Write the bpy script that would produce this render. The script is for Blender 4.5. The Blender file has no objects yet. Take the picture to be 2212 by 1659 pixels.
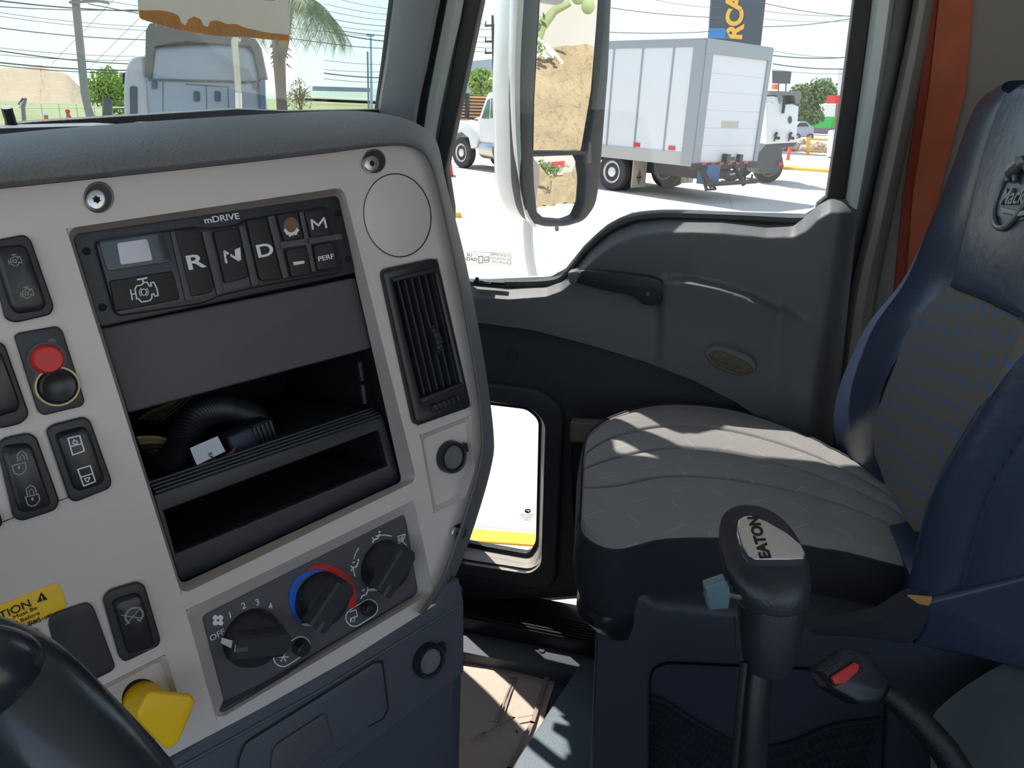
import bpy, bmesh, math, random
from mathutils import Vector, Matrix
import numpy as np
random.seed(7)
rnd = random.Random(11)
# ------------------------------------------------------------------ camera
FP = 1650.0; CX, CY = 1106.0, 829.5
def nrm(v): v = np.array(v, float); return v/np.linalg.norm(v)
_down = nrm([-200, 4437, FP]); _up = -_down
_z = np.array([0, 0, 1.]); _hf = nrm(_z - _z.dot(_up)*_up); _hr = nrm(np.cross(_down, _hf))
_az = math.radians(77)
RM = np.array([math.sin(_az)*_hf + math.cos(_az)*_hr, math.cos(_az)*_hf - math.sin(_az)*_hr, _up])
CAM = np.array([0, 0, 2.35])
def ray(px, py): return RM @ np.array([(px-CX)/FP, (py-CY)/FP, 1.])
def at(px, py, d): return Vector(CAM + ray(px, py)*d)
def onx(px, py, X): r = ray(px, py); return Vector(CAM + r*((X-CAM[0])/r[0]))
def ony(px, py, Y): r = ray(px, py); return Vector(CAM + r*((Y-CAM[1])/r[1]))
def onz(px, py, Z): r = ray(px, py); return Vector(CAM + r*((Z-CAM[2])/r[2]))
sc = bpy.context.scene; COL = sc.collection
cd = bpy.data.cameras.new('camera'); cam = bpy.data.objects.new('camera', cd); COL.objects.link(cam); sc.camera = cam
cd.sensor_width = 36; cd.lens = 36*FP/2212; cd.clip_start = 0.02; cd.clip_end = 2000
M3 = Matrix([[RM[i][0], -RM[i][1], -RM[i][2]] for i in range(3)])
cam.matrix_world = Matrix.Translation(Vector(CAM)) @ M3.to_4x4()
# ------------------------------------------------------------------ light
SUN = Vector((0.30, 0.40, 0.87)).normalized()
SUN_E = 6.4; SKY_E = 1.15; EXPO = 0.42
w = bpy.data.worlds.new('sky'); sc.world = w; w.use_nodes = True
nt = w.node_tree; nt.nodes.clear()
wo = nt.nodes.new('ShaderNodeOutputWorld'); bg = nt.nodes.new('ShaderNodeBackground')
tc = nt.nodes.new('ShaderNodeTexCoord'); sx = nt.nodes.new('ShaderNodeSeparateXYZ'); cr = nt.nodes.new('ShaderNodeValToRGB')
nt.links.new(tc.outputs['Generated'], sx.inputs[0]); nt.links.new(sx.outputs['Z'], cr.inputs[0]); nt.links.new(cr.outputs[0], bg.inputs[0]); nt.links.new(bg.outputs[0], wo.inputs[0])
e = cr.color_ramp.elements
e[0].position = 0.0; e[0].color = (0.78, .88, .86, 1)
e[1].position = 0.5; e[1].color = (0.46, .60, 0.84, 1)
k_ = cr.color_ramp.elements.new(0.10); k_.color = (.72, .86, .93, 1)
k_ = cr.color_ramp.elements.new(0.22); k_.color = (.56, .74, .93, 1)
bg.inputs[1].default_value = SKY_E
sl = bpy.data.lights.new('sun', 'SUN'); sl.energy = SUN_E; sl.angle = 0.009; sl.color = (1, .93, .84)
so = bpy.data.objects.new('sun', sl); COL.objects.link(so); so.rotation_euler = SUN.to_track_quat('Z', 'Y').to_euler()
sc.view_settings.view_transform = 'Standard'; sc.view_settings.look = 'None'; sc.view_settings.gamma = 1; sc.view_settings.exposure = EXPO
sc.view_settings.use_curve_mapping = False
# ------------------------------------------------------------------ materials
MATS = {}
def srgb(c):
    return tuple((x/12.92 if x <= .04045 else ((x+.055)/1.055)**2.4) for x in [v/255. for v in c])
class NB:
    def __init__(s, m): s.t = m.node_tree; s.b = s.t.nodes['Principled BSDF']
    def n(s, t, **k):
        x = s.t.nodes.new(t)
        for a, v in k.items(): setattr(x, a, v)
        return x
    def l(s, a, b): s.t.links.new(a, b)
    def math(s, op, a, b=None, c=None):
        x = s.n('ShaderNodeMath', operation=op)
        for i, v in enumerate((a, b, c)):
            if v is None: continue
            if isinstance(v, (int, float)): x.inputs[i].default_value = v
            else: s.l(v, x.inputs[i])
        return x.outputs[0]
def mat(name, col, rough=.5, metal=0., bump=0., bscale=300., var=0., vscale=8., stretch=None, coat=0., spec=.5, emit=None, dist=.002):
    if name in MATS: return MATS[name]
    m = bpy.data.materials.new(name); m.use_nodes = True; N = NB(m)
    c = srgb(col); N.b.inputs['Base Color'].default_value = (*c, 1)
    N.b.inputs['Roughness'].default_value = rough; N.b.inputs['Metallic'].default_value = metal
    N.b.inputs['Coat Weight'].default_value = coat; N.b.inputs['Specular IOR Level'].default_value = spec
    if emit: N.b.inputs['Emission Color'].default_value = (*srgb(emit[0]), 1); N.b.inputs['Emission Strength'].default_value = emit[1]
    co = N.n('ShaderNodeTexCoord').outputs['Object']
    if stretch:
        mp = N.n('ShaderNodeMapping'); mp.inputs['Scale'].default_value = stretch; N.l(co, mp.inputs[0]); co = mp.outputs[0]
    if var:
        nz = N.n('ShaderNodeTexNoise'); nz.inputs['Scale'].default_value = vscale; nz.inputs['Detail'].default_value = 6; N.l(co, nz.inputs[0])
        mx = N.n('ShaderNodeMixRGB', blend_type='MIX'); mx.inputs[1].default_value = (*[x*(1-var) for x in c], 1); mx.inputs[2].default_value = (*[min(1, x*(1+var)) for x in c], 1)
        N.l(nz.outputs[0], mx.inputs[0]); N.l(mx.outputs[0], N.b.inputs['Base Color'])
    if bump:
        nz = N.n('ShaderNodeTexNoise'); nz.inputs['Scale'].default_value = bscale; nz.inputs['Detail'].default_value = 3; N.l(co, nz.inputs[0])
        bp = N.n('ShaderNodeBump'); bp.inputs['Strength'].default_value = bump; bp.inputs['Distance'].default_value = dist; N.l(nz.outputs[0], bp.inputs['Height']); N.l(bp.outputs[0], N.b.inputs['Normal'])
    MATS[name] = m; return m
def glassmat(name, tint=(1, 1, 1), refl=.05, rough=0.0):
    if name in MATS: return MATS[name]
    m = bpy.data.materials.new(name); m.use_nodes = True; t = m.node_tree; t.nodes.clear()
    o = t.nodes.new('ShaderNodeOutputMaterial'); mx = t.nodes.new('ShaderNodeMixShader'); a = t.nodes.new('ShaderNodeBsdfTransparent'); g = t.nodes.new('ShaderNodeBsdfGlossy')
    a.inputs[0].default_value = (*tint, 1); g.inputs['Roughness'].default_value = rough
    lw = t.nodes.new('ShaderNodeLayerWeight'); lw.inputs[0].default_value = .5
    pw = t.nodes.new('ShaderNodeMath'); pw.operation = 'POWER'; pw.inputs[1].default_value = 5; t.links.new(lw.outputs['Facing'], pw.inputs[0])
    ma = t.nodes.new('ShaderNodeMath'); ma.operation = 'MULTIPLY_ADD'; ma.inputs[1].default_value = .8; ma.inputs[2].default_value = refl*.5; t.links.new(pw.outputs[0], ma.inputs[0])
    t.links.new(ma.outputs[0], mx.inputs[0]); t.links.new(a.outputs[0], mx.inputs[1]); t.links.new(g.outputs[0], mx.inputs[2]); t.links.new(mx.outputs[0], o.inputs[0])
    MATS[name] = m; return m
def dashmat(name, base, dash, cells, length, width, axes, rough=.9, weave=900, fade=0.0):
    """woven cloth with short dashes laid alternately two ways; axes = two object-space directions"""
    m = mat(name, base, rough, bump=.35, bscale=weave, spec=.2); N = NB(m)
    co = N.n('ShaderNodeTexCoord').outputs['Object']
    def dot(v):
        d = N.n('ShaderNodeVectorMath', operation='DOT_PRODUCT'); N.l(co, d.inputs[0]); d.inputs[1].default_value = v; return d.outputs['Value']
    u = N.math('MULTIPLY', dot(axes[0]), cells); v = N.math('MULTIPLY', dot(axes[1]), cells)
    iu = N.math('FLOOR', u); iv = N.math('FLOOR', v)
    fu = N.math('SUBTRACT', N.math('SUBTRACT', u, iu), .5); fv = N.math('SUBTRACT', N.math('SUBTRACT', v, iv), .5)
    par = N.math('MODULO', N.math('ABSOLUTE', N.math('ADD', iu, iv)), 2.0)
    sgn = N.math('SUBTRACT', N.math('MULTIPLY', N.math('GREATER_THAN', par, .5), 2), 1.0)
    a = N.math('ADD', fu, N.math('MULTIPLY', fv, sgn)); b = N.math('SUBTRACT', fu, N.math('MULTIPLY', fv, sgn))
    k1 = N.math('LESS_THAN', N.math('ABSOLUTE', a), length)
    wd = N.math('MULTIPLY', N.math('SUBTRACT', 1.0, N.math('DIVIDE', N.math('ABSOLUTE', a), length*1.05)), width) if fade else width
    k2 = N.math('LESS_THAN', N.math('ABSOLUTE', b), wd)
    msk = N.math('MULTIPLY', k1, k2)
    nz = N.n('ShaderNodeTexNoise'); nz.inputs['Scale'].default_value = 400; N.l(co, nz.inputs[0])
    msk = N.math('MULTIPLY', msk, N.math('ADD', N.math('MULTIPLY', nz.outputs[0], .8), .35))
    mx = N.n('ShaderNodeMixRGB'); mx.inputs[1].default_value = (*srgb(base), 1); mx.inputs[2].default_value = (*srgb(dash), 1)
    N.l(msk, mx.inputs[0]); N.l(mx.outputs[0], N.b.inputs['Base Color'])
    return m
PAD = mat('soft_grey_vinyl', (106, 110, 114), .55, bump=.5, bscale=420, var=.06, vscale=30)
SILVER = mat('silver_plastic', (204, 196, 192), .42, metal=.1, bump=.05, bscale=700, var=.05, vscale=6, stretch=(1, 1, 14))
DARK = mat('black_plastic', (38, 41, 48), .42, bump=.06, bscale=900)
DARKS = mat('satin_black', (34, 37, 43), .3)
CHAR = mat('charcoal_plastic', (78, 76, 82), .55, bump=.2, bscale=900, var=.08, vscale=10)
TRIM = mat('slate_plastic', (74, 78, 88), .5, bump=.2, bscale=700, var=.05)
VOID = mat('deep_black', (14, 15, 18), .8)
WHITE = mat('white_ink', (225, 228, 232), .5, var=.1, vscale=500)
GREYINK = mat('grey_ink', (150, 152, 152), .5)
STEEL = mat('bright_steel', (205, 205, 205), .25, metal=.9)
STEELD = mat('dull_steel', (120, 118, 112), .35, metal=.8)
RED = mat('red_plastic', (205, 50, 48), .45)
REDINK = mat('red_ink', (190, 38, 34), .5); BLUEINK = mat('blue_ink', (22, 92, 200), .5)
YEL = mat('yellow_plastic', (244, 196, 22), .45, bump=.1, bscale=300)
YINK = mat('yellow_label', (242, 200, 44), .45); BLKINK = mat('black_ink', (30, 26, 20), .6)
DOORM = mat('door_vinyl', (104, 106, 110), .5, bump=.25, bscale=600, var=.05)
DOORD = mat('door_dark_vinyl', (52, 55, 62), .55, bump=.3, bscale=600)
RUB = mat('black_rubber', (26, 27, 30), .5, bump=.4, bscale=250)
RUBG = mat('window_gasket', (70, 72, 72), .55, bump=.8, bscale=200, var=.3, vscale=120)
PAINTW = mat('white_paint', (222, 226, 228), .25, coat=.5)
BLUEV = mat('navy_vinyl', (50, 62, 84), .33, bump=.35, bscale=70, var=.08, vscale=14)
LEATH = mat('black_leather', (46, 49, 56), .36, bump=.18, bscale=350)
WALLG = mat('grey_wall_vinyl', (134, 128, 124), .6, bump=.3, bscale=50, var=.16, vscale=7)
ORANGE = mat('orange_vinyl', (184, 92, 58), .6, var=.34, vscale=14, bump=.1, bscale=80)
GLASS = glassmat('clear_glass', (.97, .985, .98)); GLASSW = glassmat('windscreen_glass', (.93, .97, .95))
# ------------------------------------------------------------------ mesh builder
class Frame:
    """flat working plane: origin, u to the right, v up, n towards the viewer"""
    def __init__(s, o, u, v):
        s.o = Vector(o); s.u = Vector(u).normalized(); s.n = s.u.cross(Vector(v)).normalized(); s.v = s.n.cross(s.u)
    def W(s, a, b, h=0.): return s.o + s.u*a + s.v*b + s.n*h
    def P(s, px, py, h=0.):
        r = Vector(ray(px, py)); c = Vector(CAM); q = s.o + s.n*h
        t = (q-c).dot(s.n)/r.dot(s.n); p = c + r*t - s.o
        return (p.dot(s.u), p.dot(s.v))
    def X(s, px, py, h=0.): a, b = s.P(px, py, h); return s.W(a, b, h)
    def scale(s, px, py, h=0.):
        a = s.P(px, py-10, h); b = s.P(px, py+10, h); return math.hypot(a[0]-b[0], a[1]-b[1])/20
def vframe(px, py, d, turn=0., face=None):
    """vertical plane standing d metres away, facing the viewpoint, turned by 'turn' degrees"""
    p = at(px, py, d); c = Vector(CAM); f = (p-c); f.z = 0; f.normalize()
    f = Matrix.Rotation(math.radians(turn), 3, 'Z') @ f
    return Frame(p, (f.y, -f.x, 0), (0, 0, 1))
def rounded(pts, r, seg=5):
    n = len(pts); out = []
    rr = r if isinstance(r, (list, tuple)) else [r]*n
    for i in range(n):
        p0 = Vector(pts[i-1]); p1 = Vector(pts[i]); p2 = Vector(pts[(i+1) % n]); q = rr[i]
        a = p0-p1; b = p2-p1
        if q <= 0 or a.length < 1e-6 or b.length < 1e-6: out.append(tuple(p1)); continue
        d = min(q, a.length*.48, b.length*.48)
        s = p1+a.normalized()*d; t = p1+b.normalized()*d
        for k in range(seg+1):
            u = k/seg; out.append(tuple(s*(1-u)**2 + p1*2*u*(1-u) + t*u*u))
    return out
def ellip(cx, cy, rx, ry, tilt=0, n=32):
    t = math.radians(tilt); return [(cx+rx*math.cos(a)*math.cos(t)-ry*math.sin(a)*math.sin(t), cy+rx*math.cos(a)*math.sin(t)+ry*math.sin(a)*math.cos(t)) for a in [2*math.pi*i/n for i in range(n)]]
class MB:
    def __init__(s): s.v = []; s.f = []; s.mi = []; s.mats = []
    def _m(s, m):
        if m not in s.mats: s.mats.append(m)
        return s.mats.index(m)
    def add(s, vs, fs, m):
        k = len(s.v); i = s._m(m); s.v += [Vector(v) for v in vs]; s.f += [tuple(k+a for a in f) for f in fs]; s.mi += [i]*len(fs); return s
    def mesh(s, me, M, m):
        s.add([M @ v.co for v in me.vertices], [tuple(p.vertices) for p in me.polygons], m)
    def _curve(s, cu, M, m):
        o = bpy.data.objects.new('tmp', cu); COL.objects.link(o); bpy.context.view_layer.update()
        me = bpy.data.meshes.new_from_object(o.evaluated_get(bpy.context.evaluated_depsgraph_get()))
        s.mesh(me, M, m); bpy.data.objects.remove(o); bpy.data.meshes.remove(me)
    def plate2(s, F, loop, h0, h1, m, bev=0., holes=(), r=0.):
        cu = bpy.data.curves.new('c', 'CURVE'); cu.dimensions = '2D'; cu.fill_mode = 'BOTH'
        for L in [loop]+list(holes):
            sp = cu.splines.new('POLY'); sp.points.add(len(L)-1)
            for i, p in enumerate(L): sp.points[i].co = (p[0], p[1], 0, 1)
            sp.use_cyclic_u = True
        th = abs(h1-h0); bev = min(bev, th*.45)
        cu.extrude = max(1e-5, th/2-bev); cu.bevel_depth = bev; cu.bevel_resolution = 2; cu.offset = -bev
        M = Matrix.Translation(F.o+F.n*((h0+h1)/2)) @ Matrix((F.u, F.v, F.n)).transposed().to_4x4()
        s._curve(cu, M, m); bpy.data.curves.remove(cu); return s
    def plate(s, F, px, h0, h1, m, bev=0., holes=(), r=0., hr=0.):
        """outline traced in photo pixels onto the plane F at height h1 and given thickness h1-h0"""
        q = lambda L, rr: rounded([F.P(a, b, h1) for a, b in L], rr) if rr else [F.P(a, b, h1) for a, b in L]
        return s.plate2(F, q(px, r), h0, h1, m, bev, [q(L, hr) for L in holes])
    def text(s, F, t, px, py, hpx, m, h=0., ang=0., ax='CENTER', wide=1., depth=.0003, bold=0., shear=0.):
        cu = bpy.data.curves.new('t', 'FONT'); cu.body = t; cu.align_x = ax; cu.align_y = 'CENTER'; k = F.scale(px, py, h)
        cu.size = hpx*k*1.42; cu.extrude = depth/2; cu.offset = bold*cu.size; cu.shear = shear
        a, b = F.P(px, py, h)
        M = Matrix.Translation(F.W(a, b, h+depth/2)) @ Matrix((F.u, F.v, F.n)).transposed().to_4x4() @ Matrix.Rotation(math.radians(ang), 4, 'Z') @ Matrix.Diagonal((wide, 1, 1, 1))
        s._curve(cu, M, m); bpy.data.curves.remove(cu); return s
    def stroke(s, F, pts, wpx, m, h=.0004, closed=False, d=.0003):
        k = F.scale(*pts[0], h)*wpx/2; P = [Vector(F.P(a, b, h)) for a, b in pts]
        if closed: P.append(P[0])
        for a, b in zip(P, P[1:]):
            t = b-a
            if t.length < 1e-7: continue
            t.normalize(); n = Vector((-t.y, t.x))*k; e = t*k*.6
            q = [a-e+n, a-e-n, b+e-n, b+e+n]
            s.add([F.W(x.x, x.y, h-d) for x in q]+[F.W(x.x, x.y, h) for x in q], [(3, 2, 1, 0), (4, 5, 6, 7), (0, 1, 5, 4), (1, 2, 6, 5), (2, 3, 7, 6), (3, 0, 4, 7)], m)
        return s
    def loft(s, rows, m, closed=False, cap=False):
        n = len(rows[0]); vs = [p for r in rows for p in r]; fs = []
        for i in range(len(rows)-1):
            for j in range(n if closed else n-1):
                a = i*n+j; b = i*n+(j+1) % n; fs.append((a, b, b+n, a+n))
        if cap: fs.append(tuple(range(n))[::-1]); fs.append(tuple((len(rows)-1)*n+j for j in range(n)))
        return s.add(vs, fs, m)
    def tube(s, pts, r, m, n=10, cap=True):
        pts = [Vector(p) for p in pts]; rr = r if isinstance(r, (list, tuple)) else [r]*len(pts); rows = []; prev = None
        for i, p in enumerate(pts):
            t = (pts[min(i+1, len(pts)-1)]-pts[max(i-1, 0)]).normalized()
            if prev is None: prev = t.orthogonal().normalized()
            a = (prev-t*prev.dot(t)).normalized(); prev = a; b = t.cross(a)
            rows.append([p+(a*math.cos(q)+b*math.sin(q))*rr[i] for q in [2*math.pi*k/n for k in range(n)]])
        return s.loft(rows, m, True, cap)
    def cyl(s, F, px, py, r, h0, h1, m, n=32, r1=None, bev=0.):
        a, b = F.P(px, py, h0); return s.cyl2(F, a, b, r, h0, h1, m, n, r1, bev)
    def cyl2(s, F, a, b, r, h0, h1, m, n=32, r1=None, bev=0.):
        r1 = r if r1 is None else r1; rows = []
        prof = [(r, h0), (r1, h1-bev), (r1-bev, h1)] if bev else [(r, h0), (r1, h1)]
        for q, h in prof: rows.append([F.W(a+q*math.cos(t), b+q*math.sin(t), h) for t in [2*math.pi*i/n for i in range(n)]])
        return s.loft(rows, m, True, True)
    def lathe(s, c, ax, prof, m, n=28):
        ax = Vector(ax).normalized(); a = ax.orthogonal().normalized(); b = ax.cross(a); c = Vector(c)
        return s.loft([[c+ax*h+(a*math.cos(t)+b*math.sin(t))*r for t in [2*math.pi*i/n for i in range(n)]] for r, h in prof], m, True, True)
    def box(s, F, a0, a1, b0, b1, h0, h1, m):
        v = [F.W(a, b, h) for h in (h0, h1) for b in (b0, b1) for a in (a0, a1)]
        return s.add(v, [(0, 2, 3, 1), (4, 5, 7, 6), (0, 1, 5, 4), (2, 6, 7, 3), (0, 4, 6, 2), (1, 3, 7, 5)], m)
    def wbox(s, x0, x1, y0, y1, z0, z1, m): return s.box(Frame((0, 0, 0), (1, 0, 0), (0, 1, 0)), x0, x1, y0, y1, z0, z1, m)
    def build(s, name, parent=None, sub=0, sharp=.6, label=None):
        me = bpy.data.meshes.new(name); me.from_pydata([tuple(v) for v in s.v], [], s.f)
        for m in s.mats: me.materials.append(m)
        me.polygons.foreach_set('material_index', s.mi)
        bm = bmesh.new(); bm.from_mesh(me)
        if len(bm.verts) < 60000: bmesh.ops.remove_doubles(bm, verts=bm.verts, dist=1e-6)
        bmesh.ops.recalc_face_normals(bm, faces=bm.faces)
        for f in bm.faces: f.smooth = True
        if not sub:
            for ed in bm.edges:
                ed.smooth = not (len(ed.link_faces) != 2 or ed.calc_face_angle(0) > sharp)
        bm.to_mesh(me); bm.free(); me.update()
        o = bpy.data.objects.new(name, me); COL.objects.link(o)
        if sub:
            md = o.modifiers.new('s', 'SUBSURF'); md.levels = sub; md.render_levels = sub
        if parent:
            o.parent = parent; o.matrix_parent_inverse = WM(parent).inverted()
        else:
            # put the object's origin at the base of its mesh
            bb = [min(v.co[i] for v in me.vertices) for i in range(3)]; tb = [max(v.co[i] for v in me.vertices) for i in range(3)]
            c = Vector(((bb[0]+tb[0])/2, (bb[1]+tb[1])/2, bb[2])); me.transform(Matrix.Translation(-c)); o.location = c
        if label: o['label'] = label
        return o
def WM(o):
    m = Matrix.Translation(o.location) @ o.rotation_euler.to_matrix().to_4x4()
    return m if not o.parent else WM(o.parent) @ o.matrix_parent_inverse @ m
def tag(o, label=None, cat=None, group=None, kind=None):
    if label: o['label'] = label
    if cat: o['category'] = cat
    if group: o['group'] = group
    if kind: o['kind'] = kind
    return o
def thing(name, loc, label, cat, group=None, kind=None):
    o = bpy.data.objects.new(name, None); COL.objects.link(o); o.location = Vector(loc); o.empty_display_size = .05
    return tag(o, label, cat, group, kind)
def interp(tab, x):
    return float(np.interp(x, [a for a, b in tab], [b for a, b in tab]))
def smooth_path(pts, n):
    """Catmull-Rom resample of 2D/3D points"""
    P = [Vector(p) for p in pts]; P = [P[0]*2-P[1]]+P+[P[-1]*2-P[-2]]; out = []
    segs = len(P)-3
    for i in range(n):
        t = i/(n-1)*segs; k = min(int(t), segs-1); u = t-k; a, b, c, d = P[k:k+4]
        out.append(.5*((2*b)+(c-a)*u+(2*a-5*b+4*c-d)*u*u+(3*b-a-3*c+d)*u**3))
    return out
# ================================================================== DASHBOARD
Hc = Vector(RM @ nrm([1894, -745, FP])); Vc = Vector(RM @ nrm([1000, 6670, FP]))
FACE = Frame(at(500, 900, .5), Hc, -Vc)
dash = thing('dashboard', FACE.X(640, 1650, -.1), 'grey truck dashboard with brushed silver switch panel, vertical air vent and climate knobs', 'dashboard')
def px3(F, L, h): return [F.X(a, b, h) for a, b in L]
def resample(L, n): return [tuple(p) for p in smooth_path(L, n)]
# padded hood running along the top and down the right-hand side
inn = resample([(-160, 425), (0, 408), (250, 382), (500, 355), (700, 332), (830, 316), (893, 320), (925, 348), (948, 420), (985, 590), (1018, 770), (1036, 900), (1036, 985), (1010, 1085), (975, 1190), (945, 1268), (905, 1325)], 90)
out = resample([(-160, 312), (0, 290), (220, 270), (480, 252), (740, 239), (850, 250), (915, 275), (945, 310), (965, 400), (1005, 560), (1043, 760), (1066, 930), (1061, 1010), (1020, 1150), (975, 1262), (925, 1330)], 90)
rows = []
prof = [(0, -.022, 0), (.0, .004, 0), (.07, .012, 0), (.2, .012, .0), (.45, .002, 0), (.75, -.03, 0), (.93, -.075, 0), (1.0, -.12, 0), (1.0, -.22, 0)]
for k, (f, h, _) in enumerate(prof):
    row = []
    for (a, b), (c, d) in zip(inn, out):
        narrow = min(1, math.hypot(c-a, d-b)/90)
        hh = h if h > 0 else h*(.35+.65*narrow)
        row.append(FACE.X(a+(c-a)*f, b+(d-b)*f, hh))
    rows.append(row)
MB().loft(rows, PAD).build('padded_hood', dash, sub=1)
# top deck of the dashboard behind the hood up to the windscreen
dk = MB()
dpts = [(1.50, .63), (-.9, .63), (-.9, .5), (.40, .49), (.52, .42), (.66, .33), (.72, .27)]
DECK = Frame((0, 0, 2.302), (1, 0, 0), (0, 1, 0))
dk.plate2(DECK, dpts, -.06, 0, TRIM, .004)
for x0, x1 in [(-.3, .72), (.78, 1.02), (1.08, 1.30)]:
    dk.wbox(x0, x1, .585, .63, 2.300, 2.309, TRIM)
dk.build('deck', dash)
# silver bezel with its openings
P_open_out = [(143, 494), (741, 405), (899, 1038), (392, 1284)]
P_open_in = [(156, 508), (729, 424), (868, 1040), (390, 1262)]
P_ac_out = [(402, 1318), (893, 1081), (935, 1278), (468, 1556)]
P_ac_in = [(437, 1331), (874, 1111), (903, 1281), (488, 1527)]
P_sk_out = [(907, 940), (1017, 897), (1024, 1015), (1005, 1075), (937, 1108)]
P_sk_in = [(913, 948), (1006, 911), (1014, 1012), (997, 1062), (941, 1094)]
P_yk_out = [(200, 1492), (356, 1414), (402, 1556), (250, 1650)]
P_yk_in = [(206, 1500), (347, 1427), (386, 1550), (252, 1632)]
P_vent = [(829, 584), (945, 558), (1018, 878), (901, 920)]
bez_out = inn[:-2] + [(940, 1305), (760, 1420), (560, 1532), (371, 1632), (250, 1700), (-160, 1900)]
bz = MB()
bo = [(a + (3 if b > 500 and a > 900 else 0), b) for a, b in bez_out]
bz.plate(FACE, bo, -.004, 0, SILVER, 0, holes=[P_open_out, P_ac_out, P_sk_out, P_yk_out, P_vent])
def reveal(b, F, o, i, d, m, r=.004):
    A = rounded([F.P(x, y, 0) for x, y in o], r, 6); B = rounded([F.P(x, y, d) for x, y in i], r*.8, 6)
    b.loft([[F.W(x, y, 0.0006) for x, y in rounded([F.P(x, y, 0) for x, y in o], r*.2, 6)]] + [[F.W(x, y, 0.0002) for x, y in A], [F.W(x, y, d) for x, y in B]], m, True)
reveal(bz, FACE, P_open_out, P_open_in, -.016, SILVER, .006)
reveal(bz, FACE, P_ac_out, P_ac_in, -.012, SILVER, .007)
reveal(bz, FACE, P_sk_out, P_sk_in, -.006, SILVER, .006); bz.plate(FACE, P_sk_in, -.009, -.006, SILVER, 0)
reveal(bz, FACE, P_yk_out, P_yk_in, -.008, SILVER, .006); bz.plate(FACE, P_yk_in, -.011, -.008, SILVER, 0, holes=[ellip(307, 1512, 44, 46)])
bz.stroke(FACE, [(-60, 1152), (160, 1070)], 2, BLKINK, .0004)
bz.build('bezel_panel', dash, sharp=.35)
cup = MB().plate(FACE, ellip(307, 1512, 50, 52), -.03, -.012, VOID, 0); cup.build('knob_well', dash)
# structure behind the bezel so that nothing shows through
bk = MB(); bk.plate(FACE, [(-150, 330), (900, 330), (935, 400), (1020, 900), (1005, 1080), (910, 1290), (-150, 1900)], -.05, -.042, VOID, 0, holes=[P_open_in])
bk.build('backing_plate', dash)
cap_ = MB().plate(FACE, ellip(859, 465, 71, 89, -9, 48), 0.0003, .0014, SILVER, .0004); cap_.build('round_cover', dash)
MB().stroke(FACE, ellip(859, 465, 72, 90, -9, 64), 2.2, BLKINK, .0007, closed=True).build('cover_seam', dash)
for (a, b, r, q) in [(212, 428, 34, 27), (807, 350, 26, 21), (992, 1150, 17, 15)]:
    k = FACE.scale(a, b); s = MB()
    oc = ellip(a+2, b-2, r*.95, r*1.0, 0); o2 = [(x, y) for x, y in oc]
    s.plate(FACE, ellip(a+2, b-2, r*.95, r), .0002, .0012, STEELD, .0003)
    s.plate(FACE, ellip(a+1, b, r*.85, r*.9), .0012, .0016, DARK, .0)
    s.plate(FACE, ellip(a-3, b+3, q*.78, q*.85), .0016, .0052, STEEL, .001)
    c = FACE.P(a-3, b+3, .0054); s.plate2(FACE, [(c[0]+.26*r*k*math.cos(t)*(1 if i % 2 else .68), c[1]+.26*r*k*math.sin(t)*(1 if i % 2 else .68)) for i, t in enumerate([math.pi*j/6 for j in range(12)])], .0050, .0056, VOID)
    s.build('screw', dash)
# ---- gear selector keypad (in the main opening)
G = -.014
gs = MB()
Lp = [(154, 504), (728, 421), (745, 440), (768, 590), (216, 708)]
gs.plate(FACE, Lp, G-.02, G, DARK, .001, r=.003)
blk = [(205, 522), (352, 499), (420, 489), (440, 492), (480, 490), (520, 484), (534, 473), (706, 446), (720, 456), (743, 578), (734, 590), (640, 606), (575, 618), (540, 625), (476, 640), (440, 656), (258, 684), (247, 672)]
k1 = rounded([FACE.P(a, b, G+.004) for a, b in blk], .003)
gs.plate2(FACE, k1, G, G+.004, DARKS, .0012)
for a, b in [(187, 543), (221, 664), (730, 461), (753, 560)]: gs.cyl(FACE, a, b, .0024, G, G+.0004, VOID, 16)
gs.plate(FACE, [(600, 523), (737, 504), (741, 517), (604, 538)], G+.004, G+.0055, CHAR, .0006)
# frosted ribs between the buttons
for L in [[(368, 500), (381, 498), (418, 650), (402, 652)], [(436, 500), (455, 498), (484, 628), (470, 640)], [(516, 488), (530, 486), (560, 615), (545, 620)], [(578, 468), (594, 465), (625, 600), (612, 603)], [(646, 458), (656, 456), (684, 586), (674, 588)]]:
    gs.plate(FACE, L, G+.004, G+.0055, CHAR, .0006, r=.0015)
gsel = gs.build('gear_selector_panel', dash)
MB().text(FACE, 'mDRIVE', 479, 472, 13, WHITE, G+.0045, -1, bold=.02, wide=1.25).build('selector_lettering', gsel)
d_ = MB().plate(FACE, [(213, 520), (346, 501), (354, 510), (371, 565), (232, 586)], G+.004, G+.0048, mat('smoked_display', (62, 66, 72), .12, var=.15, vscale=60), .0004, r=.002)
d_.plate(FACE, [(253, 525), (318, 516), (330, 562), (261, 572)], G+.0048, G+.0051, mat('display_reflection', (206, 208, 220), .35), .0001, r=.0015)  # pale patch painted on the display as a reflection of white paper
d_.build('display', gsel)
BT = mat('rubber_key', (38, 36, 38), .6, bump=.2, bscale=800, var=.12, vscale=60)
def key(L, marks, h=.0065, r=.002):
    b = MB().plate(FACE, L, G+.003, G+h, BT, .0008, r=r); marks(b, G+h+.0003); return b.build('selector_button', gsel)
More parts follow.
